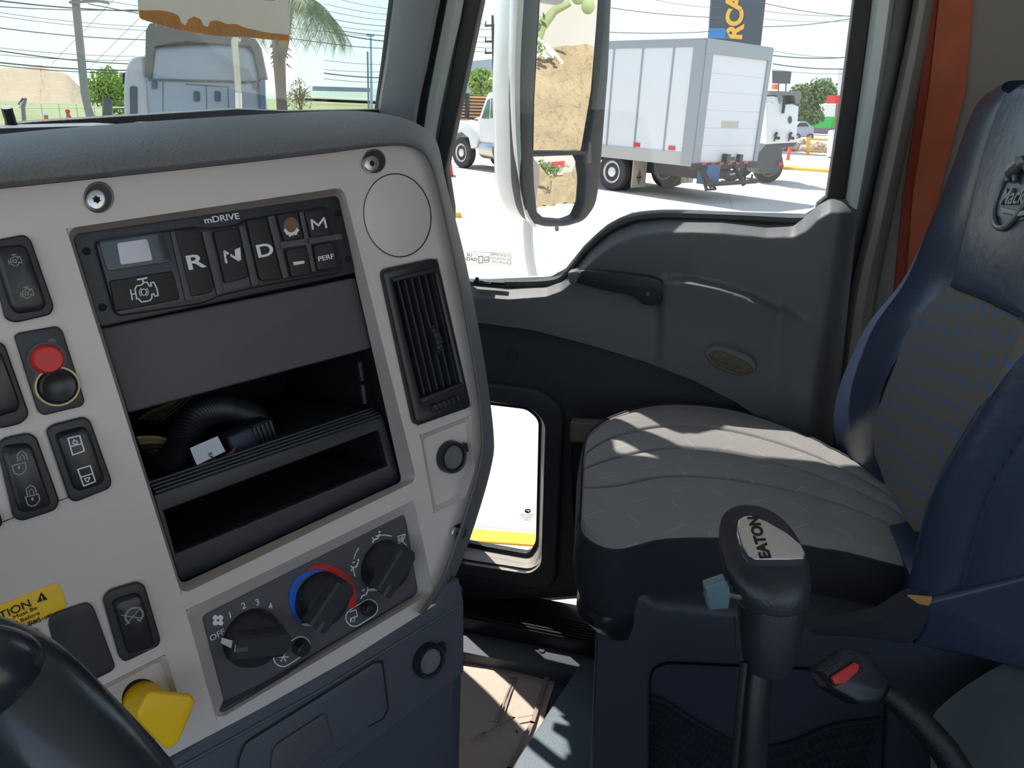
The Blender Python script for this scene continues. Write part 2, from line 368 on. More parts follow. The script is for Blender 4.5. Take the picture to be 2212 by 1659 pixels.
def eng(b, h, cx, cy, s, m, w):
    q = lambda L: [(cx+x*s*math.cos(-.18)-y*s*math.sin(-.18), cy+x*s*math.sin(-.18)+y*s*math.cos(-.18)) for x, y in L]
    b.stroke(FACE, q([(-.62, -.35), (-.45, -.55), (-.1, -.55), (.1, -.7), (.35, -.7), (.5, -.35), (.62, -.35), (.62, -.6), (.85, -.6), (1, -.1), (1, .45), (.75, .45), (.7, .25), (.55, .25), (.5, .55), (.3, .7), (-.3, .7), (-.5, .4), (-.62, .4)]), w, m, h, True)
    b.stroke(FACE, q([(-.62, 0), (-.95, 0)]), w, m, h); b.stroke(FACE, q([(-.95, -.35), (-.95, .4)]), w, m, h)
    b.stroke(FACE, q([(.05, -.62), (.1, -1)]), w, m, h); b.stroke(FACE, q([(-.3, -1), (.4, -1)]), w*1.3, m, h)
    for a, l in [(-.12, 0), (.26, 1)]: pass
    b.stroke(FACE, [(cx+s*.2*math.cos(t), cy+s*.24*math.sin(t)) for t in [i*math.pi/6 for i in range(12)]], w*.8, m, h, True)
    for sg in (-1, 1): b.stroke(FACE, [(cx+sg*s*.33*math.cos(t), cy+s*.38*math.sin(t)) for t in [-.9+i*.3 for i in range(7)]], w*.6, m, h)
key([(237, 607), (374, 585), (390, 647), (250, 674)], lambda b, h: eng(b, h, 311, 631, 29, WHITE, 2.6))
def T(t, x, y, hh, wide=1.25, bold=.012): return lambda b, h: b.text(FACE, t, x, y, hh, WHITE, h, 0, wide=wide, bold=bold)
key([(378, 497), (425, 494), (434, 504), (464, 622), (456, 633), (414, 641)], T('R', 421, 567, 30, 1.6, .02))
def wornN(b, h):
    b.stroke(FACE, [(489, 567), (485, 543), (516, 562), (513, 538)], 5, WHITE, h)
    b.plate(FACE, [(507, 540), (519, 534), (521, 562), (509, 556)], h, h+.0003, WHITE)
    b.plate(FACE, [(488, 556), (497, 545), (499, 566), (492, 562)], h+.0003, h+.0006, BT)
key([(462, 500), (513, 492), (539, 599), (487, 613)], wornN)
key([(533, 476), (576, 470), (610, 602), (574, 608), (562, 604)], T('D', 572, 542, 27, 1.45, .02))
def worn(b, h):
    b.plate(FACE, ellip(629, 489, 17, 20, 0, 16), h-.0003, h, mat('worn_brown', (120, 92, 70), .7, var=.4, vscale=300))
    rr = random.Random(3); b.plate(FACE, [(629+(17+rr.uniform(-3, 3))*math.cos(t), 490+(20+rr.uniform(-3, 3))*math.sin(t)) for t in [2.9-i*.14 for i in range(20)]]+[(629+13*math.cos(t), 487+15*math.sin(t)) for t in [.3+i*.3 for i in range(9)]], h, h+.0003, WHITE)
key([(598, 464), (643, 457), (656, 515), (615, 522)], worn)
key([(658, 457), (700, 451), (714, 507), (673, 514)], lambda b, h: b.stroke(FACE, [(676, 495), (673, 475), (688, 487), (700, 471), (705, 491)], 4.4, WHITE, h))
key([(618, 540), (663, 533), (673, 592), (631, 599)], lambda b, h: b.plate(FACE, [(633, 566), (657, 563), (658, 569), (635, 573)], h, h+.0003, WHITE))
key([(679, 530), (719, 523), (731, 577), (687, 585)], T('PERF', 704, 557, 10.5, 1.3))
# ---- blank panel, radio cavity and tray
MB().plate(FACE, [(218, 709), (769, 599), (804, 752), (276, 893)], -.028, -.018, CHAR, .0015, r=.0015).plate(FACE, [(150, 500), (740, 415), (800, 640), (226, 760)], -.045, -.034, VOID).build('blank_panel', dash)
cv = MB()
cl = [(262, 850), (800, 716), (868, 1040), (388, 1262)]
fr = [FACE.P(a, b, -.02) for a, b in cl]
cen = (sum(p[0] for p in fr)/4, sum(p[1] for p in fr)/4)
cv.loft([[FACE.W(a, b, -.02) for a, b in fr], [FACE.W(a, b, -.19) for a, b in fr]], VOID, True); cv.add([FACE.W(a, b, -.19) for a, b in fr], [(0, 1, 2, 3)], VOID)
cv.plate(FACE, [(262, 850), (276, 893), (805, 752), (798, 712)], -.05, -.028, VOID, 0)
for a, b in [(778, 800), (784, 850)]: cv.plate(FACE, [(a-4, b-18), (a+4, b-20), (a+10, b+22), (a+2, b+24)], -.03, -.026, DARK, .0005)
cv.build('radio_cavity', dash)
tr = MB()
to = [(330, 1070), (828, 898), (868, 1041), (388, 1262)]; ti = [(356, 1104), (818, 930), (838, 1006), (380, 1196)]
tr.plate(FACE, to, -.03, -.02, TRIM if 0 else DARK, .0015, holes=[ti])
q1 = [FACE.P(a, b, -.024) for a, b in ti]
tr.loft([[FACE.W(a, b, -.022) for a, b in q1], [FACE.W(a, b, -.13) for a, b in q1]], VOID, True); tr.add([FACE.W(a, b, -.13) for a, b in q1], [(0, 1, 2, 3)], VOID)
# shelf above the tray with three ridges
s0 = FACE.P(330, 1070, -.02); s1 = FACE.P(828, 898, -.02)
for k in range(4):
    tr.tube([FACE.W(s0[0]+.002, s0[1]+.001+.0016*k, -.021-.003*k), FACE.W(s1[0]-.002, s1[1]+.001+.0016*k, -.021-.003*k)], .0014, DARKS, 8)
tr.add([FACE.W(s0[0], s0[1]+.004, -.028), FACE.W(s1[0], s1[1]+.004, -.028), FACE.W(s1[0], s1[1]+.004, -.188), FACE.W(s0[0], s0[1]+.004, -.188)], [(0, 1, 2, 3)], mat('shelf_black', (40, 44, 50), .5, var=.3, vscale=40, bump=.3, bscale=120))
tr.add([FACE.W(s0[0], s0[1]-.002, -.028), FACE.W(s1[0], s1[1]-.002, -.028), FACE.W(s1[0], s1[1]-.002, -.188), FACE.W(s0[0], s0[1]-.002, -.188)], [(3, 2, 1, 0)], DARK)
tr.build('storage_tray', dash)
# ---- wiring lying on the shelf
wir = thing('wiring_harness', FACE.X(430, 1010, -.07), 'bundle of loose wires with black corrugated conduit lying inside the empty radio slot', 'wiring')
WB = mat('conduit_black', (34, 36, 40), .4)
def fx(L, n=40): return smooth_path([FACE.X(a, b, h) for a, b, h in L], n)
pth = fx([(350, 1015, -.045), (385, 975, -.05), (420, 905, -.06), (480, 882, -.075), (545, 900, -.09), (590, 945, -.12)], 120)
MB().tube(pth, [.0105 if i % 2 else .0088 for i in range(120)], WB, 14).build('corrugated_conduit', wir)
WC = [mat('wire_'+n, c, .5) for n, c in [('tan', (150, 122, 92)), ('olive', (110, 108, 50)), ('brown', (92, 66, 50)), ('grey', (110, 108, 104)), ('salmon', (170, 105, 84)), ('dark', (52, 50, 50))]]
rr = random.Random(5)
for k in range(14):
    o = rr.uniform(-6, 6); MB().tube(fx([(295+k*3, 945+k*6, -.06-.002*k), (340+o, 945+k*5, -.06), (400+o, 960+k*4, -.055), (470, 955+k*3, -.06)], 16), .0011, WC[[0, 1, 0, 5, 2, 5, 3][k % 7]], 6).build('wire', wir)
for k in range(9):
    MB().tube(fx([(300+k*6, 905, -.12), (335+k*8, 885-k*2, -.11), (375+k*7, 868-k*5, -.1), (400+k*8, 835, -.11)], 16), .0014, WC[[0, 2, 0, 5][k % 4]], 6).build('wire', wir)
for k in range(7):
    MB().tube(fx([(410, 1012+k*2, -.04), (460, 1010-k*1.5, -.038), (505, 985-k*2, -.04), (500, 955-k*2, -.06)], 18), .0012, WC[[4, 3, 4, 0][k % 4]], 6).build('wire', wir)
cb = MB().plate(FACE, [(490, 945), (545, 922), (567, 975), (512, 1000)], -.06, -.042, mat('connector_navy', (38, 48, 68), .5), .002, r=.002)
cb.build('connector', wir)
cb = MB().plate(FACE, [(540, 920), (585, 903), (603, 955), (565, 972)], -.065, -.046, WB, .002, r=.002)
for i in range(5):
    cb.plate(FACE, [(545+i*9, 925-i*4), (550+i*9, 923-i*4), (566+i*9, 968-i*4), (561+i*9, 970-i*4)], -.046, -.044, DARK, .0003)
cb.build('connector', wir)
lb = MB(); La = [(410, 968), (470, 942), (487, 975), (425, 1005)]
lp = [FACE.X(a, b, -.03) for a, b in La]; lb.loft([[FACE.X(a, b, -.031) for a, b in La], [FACE.X(a, b, -.030) for a, b in La]], mat('paper_tag', (196, 204, 216), .6), True, True)
lb.text(FACE, 'RAD', 457, 988, 8, BLKINK, -.0295, -78); lb.build('paper_tag', wir)
# ---- air vent
vt = MB()
vo = rounded([FACE.P(a, b, .006) for a, b in P_vent], .005)
vi_px = [(851, 608), (940, 586), (996, 830), (912, 867)]
vt.plate(FACE, [(827, 582), (946, 556), (1020, 880), (900, 922)], -.004, .006, DARKS, .0025, holes=[vi_px], r=.006)
q = [FACE.P(a, b, .003) for a, b in vi_px]
vt.loft([[FACE.W(a, b, .003) for a, b in q], [FACE.W(a, b, -.036) for a, b in q]], DARKS, True); vt.add([FACE.W(a, b, -.036) for a, b in q], [(0, 1, 2, 3)], VOID)
vt.plate(FACE, [(845, 600), (943, 578), (947, 588), (852, 610)], .004, .0075, DARK, .0012, r=.001)
vt.plate(FACE, [(906, 862), (1000, 826), (1003, 834), (912, 873)], .004, .0075, DARK, .0012, r=.001)
vent = vt.build('air_vent', dash)
for k in range(6):
    f = (k+.55)/6; a = (851+89*f, 608-22*f); b = (912+84*f, 867-37*f)
    A = Vector(FACE.P(*a, .002)); B = Vector(FACE.P(*b, .002)); s = MB(); wv = .0016
    P = []
    for q_, hh in ((A, .002), (B, .002), (B, -.014), (A, -.014)):
        sh = -.004 if hh < 0 else 0
        P.append((q_, hh, sh))
    vs = []
    for sg in (-1, 1):
        for q_, hh, sh in P: vs.append(FACE.W(q_.x+sg*wv/2+sh, q_.y, hh))
    s.add(vs, [(0, 1, 2, 3), (7, 6, 5, 4), (0, 4, 5, 1), (1, 5, 6, 2), (2, 6, 7, 3), (3, 7, 4, 0)], DARK)
    s.build('slat', vent)
for k in range(6):
    f = (k+.8)/6.4; a = (851+61*f, 608+259*f); b = (940+56*f, 586+244*f)
    MB().plate(FACE, [(a[0], a[1]-2), (b[0], b[1]-2), (b[0], b[1]+3), (a[0], a[1]+3)], -.026, -.015, DARK, .0003).build('rear_slat', vent)
tw = MB(); c = FACE.P(935, 735, 0)
Fw = Frame(FACE.W(c[0], c[1], -.004), FACE.n, FACE.v)
tw.plate2(Fw, [(.0135*math.cos(t)*(1 if i % 2 else .93), .0135*math.sin(t)*(1 if i % 2 else .93)) for i, t in enumerate([math.pi*j/20 for j in range(40)])], -.003, .003, DARK, .0006); tw.build('thumbwheel', vent)
tw = MB(); tw.plate(FACE, [(931, 878), (994, 853), (999, 866), (936, 893)], .005, .008, DARK, .001, r=.003)
for k in range(6): tw.plate(FACE, [(936+k*10, 876-k*4), (940+k*10, 874-k*4), (945+k*10, 887-k*4), (941+k*10, 889-k*4)], .008, .0095, DARK, .0004)
tw.build('flow_roller', vent)
# ---- power sockets
def socket(F, x, y, rx, h, lab=None):
    k = F.scale(x, y, h)*rx*1.13; s = MB(); a, b = F.P(x, y, h)
    s.loft([[F.W(a+r*math.cos(t), b+r*math.sin(t), h+z) for t in [2*math.pi*i/40 for i in range(40)]] for r, z in [(k, 0), (k*1.0, .005), (k*.93, .0075), (k*.78, .0072), (k*.72, .003)]], DARKS, True)
    s.cyl2(F, a, b, k*.02, h, h+.001, DARK)
    s.box(F, a+k*.85, a+k*1.22, b-k*.05, b+k*.5, h, h+.005, DARKS)
    so_ = s.build('power_socket', dash)
    c = MB(); c.loft([[F.W(a+r*math.cos(t), b+r*math.sin(t), h+z) for t in [2*math.pi*i/40 for i in range(40)]] for r, z in [(k*.72, .0055), (k*.64, .0062), (k*.6, .003), (k*.35, .0), (k*.1, -.001)]], mat('worn_cap', (98, 102, 106), .5, var=.3, vscale=120), True, True)
    c.box(F, a-k*.1, a+k*.08, b-k*.1, b+k*.1, h-.001, h+.0005, VOID); c.build('socket_cap', so_)
socket(FACE, 971, 986, 31, -.006)
# ---- climate control panel
FC = FACE
cp = MB().plate(FACE, P_ac_in, -.02, -.010, CHAR, .001, r=.003)
clim = cp.build('climate_panel', dash); hC = -.0097
mk = MB()
mk.text(FACE, 'OFF', 469, 1372, 13, WHITE, hC, 2)
for t, x, y in [('1', 497, 1329), ('2', 526, 1309), ('3', 556, 1301), ('4', 584, 1310)]: mk.text(FACE, t, x, y, 14, WHITE, hC, 0)
for k in range(4):
    t = math.pi/4+k*math.pi/2; mk.plate(FACE, ellip(471+8*math.cos(t), 1340+8*math.sin(t), 5.8, 5.8, 0, 14), hC, hC+.0003, WHITE)
def crescent(cx, cy, L, m, h):
    """L: list of (angle deg, inner radius, outer radius) in photo px"""
    A = [(cx+ri*math.cos(math.radians(a)), cy+ri*math.sin(math.radians(a))) for a, ri, ro in L]; B = [(cx+ro*math.cos(math.radians(a)), cy+ro*math.sin(math.radians(a))) for a, ri, ro in L]
    mk.plate(FACE, A+B[::-1], h, h+.0003, m)
N_ = 24
crescent(697, 1292, [(118+(272-118)*i/N_, 58, 58+14*min(1, (N_-i)/10.)**.7+.5) for i in range(N_+1)], BLUEINK, hC)
crescent(697, 1292, [(236+(380-236)*i/N_, 58+11*max(0, 1-i/9.), 60+13*min(1, i/3.+.3)) for i in range(N_+1)], REDINK, hC)
def pill(a, b, r, m):
    ax = math.atan2(b[1]-a[1], b[0]-a[0]); L = []
    for c, s0_ in ((a, ax+math.pi/2), (b, ax-math.pi/2)):
        for i in range(9): t = s0_+math.pi*i/8; L.append((c[0]+r*math.cos(t), c[1]+r*math.sin(t)))
    mk.stroke(FACE, L, 2.2, m, hC+.0003, True)
pill((611, 1420), (650, 1395), 20, WHITE); pill((766, 1334), (797, 1314), 19, WHITE)
for k in range(3):
    t = math.pi*k/3; mk.stroke(FACE, [(612-11*math.cos(t), 1419-11*math.sin(t)), (612+11*math.cos(t), 1419+11*math.sin(t))], 2.2, WHITE, hC+.0003)
mk.stroke(FACE, [(757, 1322), (769, 1317), (772, 1330), (758, 1336)], 2, WHITE, hC+.0003); mk.stroke(FACE, [(757, 1344), (757, 1336), (772, 1332)], 2, WHITE, hC+.0003); mk.stroke(FACE, ellip(763, 1339, 4, 4, 0, 8), 1.6, WHITE, hC+.0003, True)
for a0, a1 in [(193, 215), (160, 178), (255, 285), (305, 318)]:
    mk.stroke(FACE, [(829+66*math.cos(math.radians(a0+(a1-a0)*i/5)), 1222+66*math.sin(math.radians(a0+(a1-a0)*i/5))) for i in range(6)], 2, WHITE, hC+.0003)
def man(x, y, s=1., feet=True, face=True):
    mk.plate(FACE, ellip(x+7*s, y-12*s, 2.4*s, 2.4*s, 0, 8), hC, hC+.0003, WHITE)
    mk.stroke(FACE, [(x+7*s, y-7*s), (x+3*s, y+2*s), (x-5*s, y+5*s), (x-8*s, y+11*s)], 3*s, WHITE, hC+.0003)
    if feet: mk.stroke(FACE, [(x-9*s, y+1*s), (x-6*s, y+3*s)], 2.4*s, WHITE, hC+.0003)
    if face: mk.stroke(FACE, [(x-5*s, y-6*s), (x-1*s, y-8*s)], 2.4*s, WHITE, hC+.0003)
man(813, 1161, 1, True, False); man(767, 1222); man(788, 1282, 1, False, True); man(868, 1166, .9, True, False)
for x, y in [(866, 1161), (873, 1236)]: mk.stroke(FACE, [(x-7, y-2), (x+5, y-6), (x+3, y+4), (x-4, y+6)], 1.6, WHITE, hC+.0003, True); mk.stroke(FACE, [(x-2, y-1), (x-3, y+8)], 1.4, WHITE, hC+.0003); mk.stroke(FACE, [(x+1, y-2), (x+1, y+7)], 1.4, WHITE, hC+.0003)
mk.build('panel_markings', clim)
def knob(x, y, rpx, ang):
    k = FACE.scale(x, y)*rpx; s = MB(); a, b = FACE.P(x, y, -.010); n = 40
    s.loft([[FACE.W(a+r*math.cos(t), b+r*math.sin(t), z) for t in [2*math.pi*i/n for i in range(n)]] for r, z in [(k*1.06, -.010), (k*1.04, -.005), (k*.96, -.002), (k*.90, .002), (k*.86, .0035)]], DARKS, True, True)
    ca, sa = math.cos(ang), math.sin(ang)
    def R(u, v, h): return FACE.W(a+(u*ca-v*sa), b+(u*sa+v*ca), h)
    # grip bar with sloped flanks
    L = []
    for (hw, h) in [(k*.56, .002), (k*.42, .0095), (k*.33, .011)]:
        e0, e1 = -k*1.0, k*1.02
        L.append([R(e0, -hw, h), R(e1*.8, -hw*1.1, h), R(e1, -hw*.5, h), R(e1, hw*.5, h), R(e1*.8, hw*1.1, h), R(e0, hw, h)])
    s.loft(L, DARK, True, True)
    s.add([R(-k*1.06, -k*.08, .0112), R(-k*1.06, k*.08, .0112), R(-k*.62, k*.08, .0112), R(-k*.62, -k*.08, .0112)], [(0, 1, 2, 3)], CHAR)
    o = s.build('control_knob', clim, sharp=.5)
    s = MB(); s.add([R(-k*1.14, -k*.10, -.0094), R(-k*1.14, k*.10, -.0094), R(-k*.95, k*.14, .0005), R(-k*.95, -k*.14, .0005), R(-k*1.02, -k*.12, .009), R(-k*1.02, k*.12, .009)], [(0, 1, 2, 3), (3, 2, 5, 4)], WHITE); s.build('knob_pointer', clim)
knob(543, 1376, 58, math.radians(-24)+math.pi*0); knob(691, 1293, 55, math.radians(34)); knob(828, 1221, 52, math.radians(36))
for x, y in [(648, 1397), (793, 1312)]:
    s = MB(); s.cyl(FACE, x, y, .0062, -.010, -.004, DARK, 28, .0058, .0006); s.cyl(FACE, x, y, .0048, -.004, .0035, DARKS, 28, .0046, .0008); s.build('push_button', clim)
# ---- rocker switches
def rocker(L, K, marks, bend=None):
    b = MB().plate(FACE, L, 0, .0035, DARK, .0012, r=.007); o = b.build('rocker_switch', dash)
    c = MB(); F = FACE; p = rounded([F.P(x, y, .0035) for x, y in K], .004, 4); cx = sum(a for a, b_ in p)/len(p); cy = sum(b_ for a, b_ in p)/len(p)
    c.loft([[F.W(cx+(a-cx)*f, cy+(b_-cy)*f, h) for a, b_ in p] for f, h in [(1.04, .0036), (1.0, .0058), (.93, .0075), (.8, .0082)]], DARKS, True, True)
    marks(c, .0084); c.build('rocker', o); return o
rocker([(-30, 522), (54, 506), (68, 518), (118, 662), (111, 680), (34, 698), (12, 690)], [(-16, 538), (46, 531), (58, 540), (98, 655), (90, 668), (36, 676), (22, 662)], lambda b, h: (eng(b, h, 32, 564, 14, GREYINK, 1.6), eng(b, h, 58, 634, 14, GREYINK, 1.6)))
rocker([(-60, 745), (-2, 737), (12, 746), (62, 888), (62, 900), (47, 916), (-20, 932)], [(-48, 765), (-10, 760), (4, 766), (42, 870), (36, 886), (-18, 902), (-30, 892)], lambda b, h: None)
def lock(b, h, x, y, op):
    b.stroke(FACE, [(x-14, y+6), (x+14, y-1), (x+17, y+12), (x+10, y+22), (x, y+26), (x-9, y+22)], 2.2, GREYINK, h, True)
    dx, dy = (9, -6) if op else (0, 0)
    b.stroke(FACE, [(x-10+dx, y+2+dy), (x-12+dx, y-12+dy), (x-3+dx, y-20+dy), (x+7+dx, y-14+dy), (x+10+dx, y-2+dy)], 2.2, GREYINK, h)
    b.stroke(FACE, [(x-4+dx, y+1+dy), (x-5+dx, y-8+dy), (x-1+dx, y-12+dy), (x+3+dx, y-8+dy), (x+4+dx, y-1+dy)], 1.6, GREYINK, h); b.plate(FACE, ellip(x+1, y+10, 3, 4, 0, 8), h, h+.0002, GREYINK)
rocker([(-10, 950), (62, 935), (80, 944), (130, 1083), (121, 1103), (48, 1127), (30, 1120)], [(2, 966), (56, 959), (69, 968), (108, 1084), (99, 1095), (50, 1105), (38, 1096)], lambda b, h: (lock(b, h, 40, 1000, True), lock(b, h, 69, 1068, False)))
def wind(b, h):
    b.stroke(FACE, [(147, 947), (172, 941), (182, 974), (157, 983)], 2.6, WHITE, h, True); b.stroke(FACE, [(152, 965), (177, 958)], 2.4, WHITE, h); b.stroke(FACE, [(157, 958), (160, 950), (168, 955), (165, 960)], 2.2, WHITE, h, True)
    b.stroke(FACE, [(168, 1014), (195, 1006), (206, 1040), (181, 1050)], 2.6, WHITE, h, True); b.stroke(FACE, [(174, 1031), (201, 1023)], 2.4, WHITE, h); b.stroke(FACE, [(183, 1034), (194, 1031), (191, 1040), (187, 1041)], 2.2, WHITE, h, True)
rocker([(100, 930), (113, 918), (182, 900), (196, 908), (243, 1040), (238, 1056), (163, 1086), (150, 1078)], [(120, 940), (133, 934), (177, 923), (190, 930), (224, 1032), (215, 1045), (170, 1058), (157, 1050)], wind)
rocker([(-40, 1110), (-2, 1100), (7, 1130), (0, 1142), (-30, 1150)], [(-36, 1116), (-6, 1108), (0, 1130), (-26, 1142)], lambda b, h: None)
def cruise(b, h):
    b.stroke(FACE, [(290+19*math.cos(t)*1.0, 1330+17*math.sin(t)-3*math.cos(t)) for t in [2.2+i*.42 for i in range(12)]], 4, GREYINK, h)
    b.stroke(FACE, [(305, 1335), (303, 1342), (297, 1338)], 3, GREYINK, h)
    b.stroke(FACE, [(272, 1350), (304, 1312)], 1.8, GREYINK, h); b.stroke(FACE, [(262, 1329), (308, 1336)], 1.8, GREYINK, h)
rocker([(223, 1295), (236, 1276), (299, 1257), (314, 1265), (348, 1382), (344, 1396), (270, 1432), (258, 1420)], [(243, 1302), (252, 1294), (293, 1281), (305, 1290), (332, 1388), (326, 1398), (284, 1412), (273, 1404)], cruise)
ip = MB().plate(FACE, [(31, 726), (40, 719), (124, 704), (136, 714), (184, 866), (178, 878), (95, 898), (82, 889)], 0, .0025, DARK, .0008, r=.004)
ip.plate(FACE, [(103, 736), (112, 729), (122, 736), (120, 750), (108, 752)], .0025, .0028, mat('scraped_grey', (96, 98, 102), .6, var=.5, vscale=500))
ipo = ip.build('indicator_plate', dash)
s = MB(); s.cyl(FACE, 101, 776, .0098, .0025, .0035, DARKS, 32); s.cyl(FACE, 102, 776, .0084, .0035, .0075, RED, 32, .0078, .0012); s.build('red_lamp', ipo)
s = MB(); a, b = FACE.P(123, 834, .0025); n = 40
s.loft([[FACE.W(a+r*math.cos(t), b+r*math.sin(t), z) for t in [2*math.pi*i/n for i in range(n)]] for r, z in [(.0118, .0025), (.0112, .0045), (.0102, .0045), (.0098, .003)]], mat('worn_brass', (176, 160, 128), .4, metal=.5, var=.3, vscale=200), True); s.build('button_ring', ipo)
s = MB(); s.loft([[FACE.W(a+r*math.cos(t), b+r*math.sin(t), z) for t in [2*math.pi*i/n for i in range(n)]] for r, z in [(.0096, .0025), (.0092, .007), (.0082, .0078), (.0045, .0064), (.001, .006)]], DARKS, True, True); s.build('push_button', ipo)
MB().plate(FACE, [(104, 1345), (116, 1325), (190, 1301), (203, 1312), (250, 1440), (243, 1450), (150, 1498), (138, 1480)], 0, .0022, DARK, .0007, r=.004).build('switch_blank', dash)
MB().plate(FACE, [(-30, 1395), (70, 1357), (86, 1362), (128, 1478), (60, 1520)], 0, .0022, DARK, .0007, r=.004).build('switch_blank', dash)
cl_ = MB().plate(FACE, [(-60, 1331), (119, 1259), (130, 1266), (144, 1306), (137, 1318), (20, 1366), (-40, 1385)], .0001, .0005, YINK, .0001, r=.003)
cl_.text(FACE, 'CAUTION', 67, 1302, 17, BLKINK, .0006, 2, 'RIGHT', 1.0, bold=.008)
cl_.plate(FACE, [(89, 1279), (103, 1295), (80, 1302)], .0005, .0007, BLKINK); cl_.text(FACE, '!', 91, 1293, 10, YINK, .0009, 2, bold=.02)
for t, x, y in [('Transmission Must Be', 80, 1312), ('Covered Before', 86, 1323), ('is Lifted', 86, 1335)]: cl_.text(FACE, t, x, y, 8, BLKINK, .0006, 1, 'RIGHT', 1.2)
cl_.text(FACE, '4MR21080', 114, 1327, 7, BLKINK, .0006, 3, 'RIGHT', 1.1)
cl_.build('caution_label', dash)
# ---- yellow parking brake knob
kn = MB(); a, b = FACE.P(307, 1512, -.012)
kn.loft([[FACE.W(a+r*math.cos(t), b+r*math.sin(t), z) for t in [2*math.pi*i/28 for i in range(28)]] for r, z in [(.0125, -.02), (.0125, .004), (.0118, .013), (.0098, .022)]], YEL, True, True)
Lk = [(322, 1494), (414, 1503), (424, 1516), (387, 1606), (366, 1621), (354, 1616), (294, 1552)]
kn.plate(FACE, Lk, .024, .030, YEL, .0022, r=.004)
kn.build('parking_brake_knob', dash, sharp=.5)
# ---- lower panel, ash tray and column
LOW = FACE
lp_ = MB().plate(LOW, [(964, 1262), (992, 1250), (1003, 1300), (1003, 1452), (988, 1466), (731, 1662), (500, 1860), (-160, 2150), (-160, 1885), (252, 1695), (371, 1628), (560, 1528), (760, 1416), (940, 1301)], -.02, -.006, TRIM, .002)
lp_.tube(px3(LOW, [(-100, 1895), (400, 1650), (700, 1486), (990, 1308)], -.006), .0016, TRIM, 8)
lp_.build('lower_panel', dash)
at_ = MB().plate(LOW, [(500, 1720), (516, 1640), (530, 1606), (810, 1432), (827, 1431), (838, 1530), (828, 1552), (640, 1690)], -.007, -.004, TRIM, .0012, r=.005)
at_.plate(LOW, [(585, 1660), (592, 1615), (612, 1600), (705, 1540), (718, 1600), (700, 1612), (640, 1670)], -.004, -.0015, CHAR, .001, r=.004)
ash = at_.build('ashtray_cover', dash)
MB().stroke(LOW, [(512, 1720), (516, 1640), (530, 1606), (810, 1430), (827, 1429), (839, 1530), (829, 1552), (796, 1570)], 3, VOID, -.0035).build('cover_seam', ash)
socket(LOW, 922, 1424, 32, -.006)
cb_ = MB()
def vcol(px, py, d): return at(px, py, d)
c0 = FACE.X(975, 1262, -.03)
colp = [(FACE.X(960, 1300, -.02)), (FACE.X(1003, 1262, -.012))]
cA = FACE.X(968, 1290, -.012); cB = FACE.X(1000, 1268, -.02)
def colrow(z, fl):
    """plan outline of the column at height z"""
    A = onz(985, 1300, 2.0)
    return [Vector((cB.x+.0+fl, cB.y-.0, z)), Vector((cB.x+.012+fl, cB.y+.03, z)), Vector((cB.x+.012+fl, cB.y+.25, z)), Vector((cB.x-.35, cB.y+.45, z)), Vector((cB.x-.35, cB.y+.20, z)), Vector((cA.x-.012, cA.y+.012, z)), Vector((cA.x+.004+fl*.6, cA.y-.004, z))]
zc = cB.z
cb_.loft([colrow(z, f) for z, f in [(zc+.01, -.01), (zc, -.002), (zc-.02, 0), (zc-.2, .0), (zc-.30, .01), (zc-.42, .08), (1.12, .16)]], TRIM, True, True)
cb_.build('side_column', dash)
# ================================================================== CAB SHELL
DX = 1.55
DOOR = Frame((DX, 0, 1.8), (0, -1, 0), (0, 0, 1))
GL = 2.35
fl = MB(); fl.wbox(-1.0, 1.60, -.9, .75, 1.06, 1.10, mat('floor_rubber', (58, 66, 74), .6, bump=.3, bscale=300))
fl = tag(fl.build('floor'), 'dark rubber cab floor', kind='structure')
rf = tag(MB().wbox(-1.0, 1.62, -1.09, .84, 2.98, 3.03, mat('headliner', (196, 196, 192), .9)).build('ceiling'), kind='structure')
wr = MB(); RW = Frame((1.0, -.62, 1.9), (-1, 0, 0), (0, 0, 1))
for x0, x1, z0, z1 in [(-1.0, 1.62, 1.0, 1.95), (-1.0, 1.62, 2.85, 2.98), (.35, 1.62, 1.95, 2.85), (-1.0, -.95, 1.95, 2.85)]: wr.wbox(x0, x1, -1.09, -1.05, z0, z1, WALLG)
wr = tag(wr.build('wall_rear'), kind='structure')
REAR = Frame((1.0, -.62, 1.9), (-1, 0, 0), (0, 0, 1))
# roof rail and front header so that daylight enters only through the windows
hd = MB(); hd.wbox(-1.0, 1.60, .80, .84, 2.86, 2.98, TRIM)
tag(hd.build('trim_1'), kind='structure')
# quarter column behind the door
QX = 1.575
QF = Frame((QX, 0, 1.8), (0, -1, 0), (0, 0, 1))
qc = MB()
lft = smooth_path([(1985, -170), (1972, 0), (1925, 230), (1872, 480), (1833, 640), (1800, 900), (1770, 1250)], 24)
rgt = smooth_path([(2040, -170), (2018, 0), (1975, 240), (1925, 480), (1895, 640), (1860, 900), (1830, 1250)], 24)
rows = []
for f, h in [(0, -.03), (.05, .0), (.3, .025), (.6, .03), (.9, .02), (1, -.0), (1.02, -.03)]:
    rows.append([QF.X(a.x+(b.x-a.x)*f, a.y+(b.y-a.y)*f, h) for a, b in zip(lft, rgt)])
qc.loft(rows, WALLG); tag(qc.build('trim_2'), kind='structure')
dg = MB().plate(QF, [(1930, -170), (2000, -170), (1975, 0), (1925, 260), (1835, 640), (1790, 1000), (1740, 1330), (1700, 1330), (1770, 800), (1800, 640), (1856, 436), (1900, 200), (1930, 0)], -.04, -.012, DARKS, .004)
tag(dg.build('trim_3'), kind='structure')
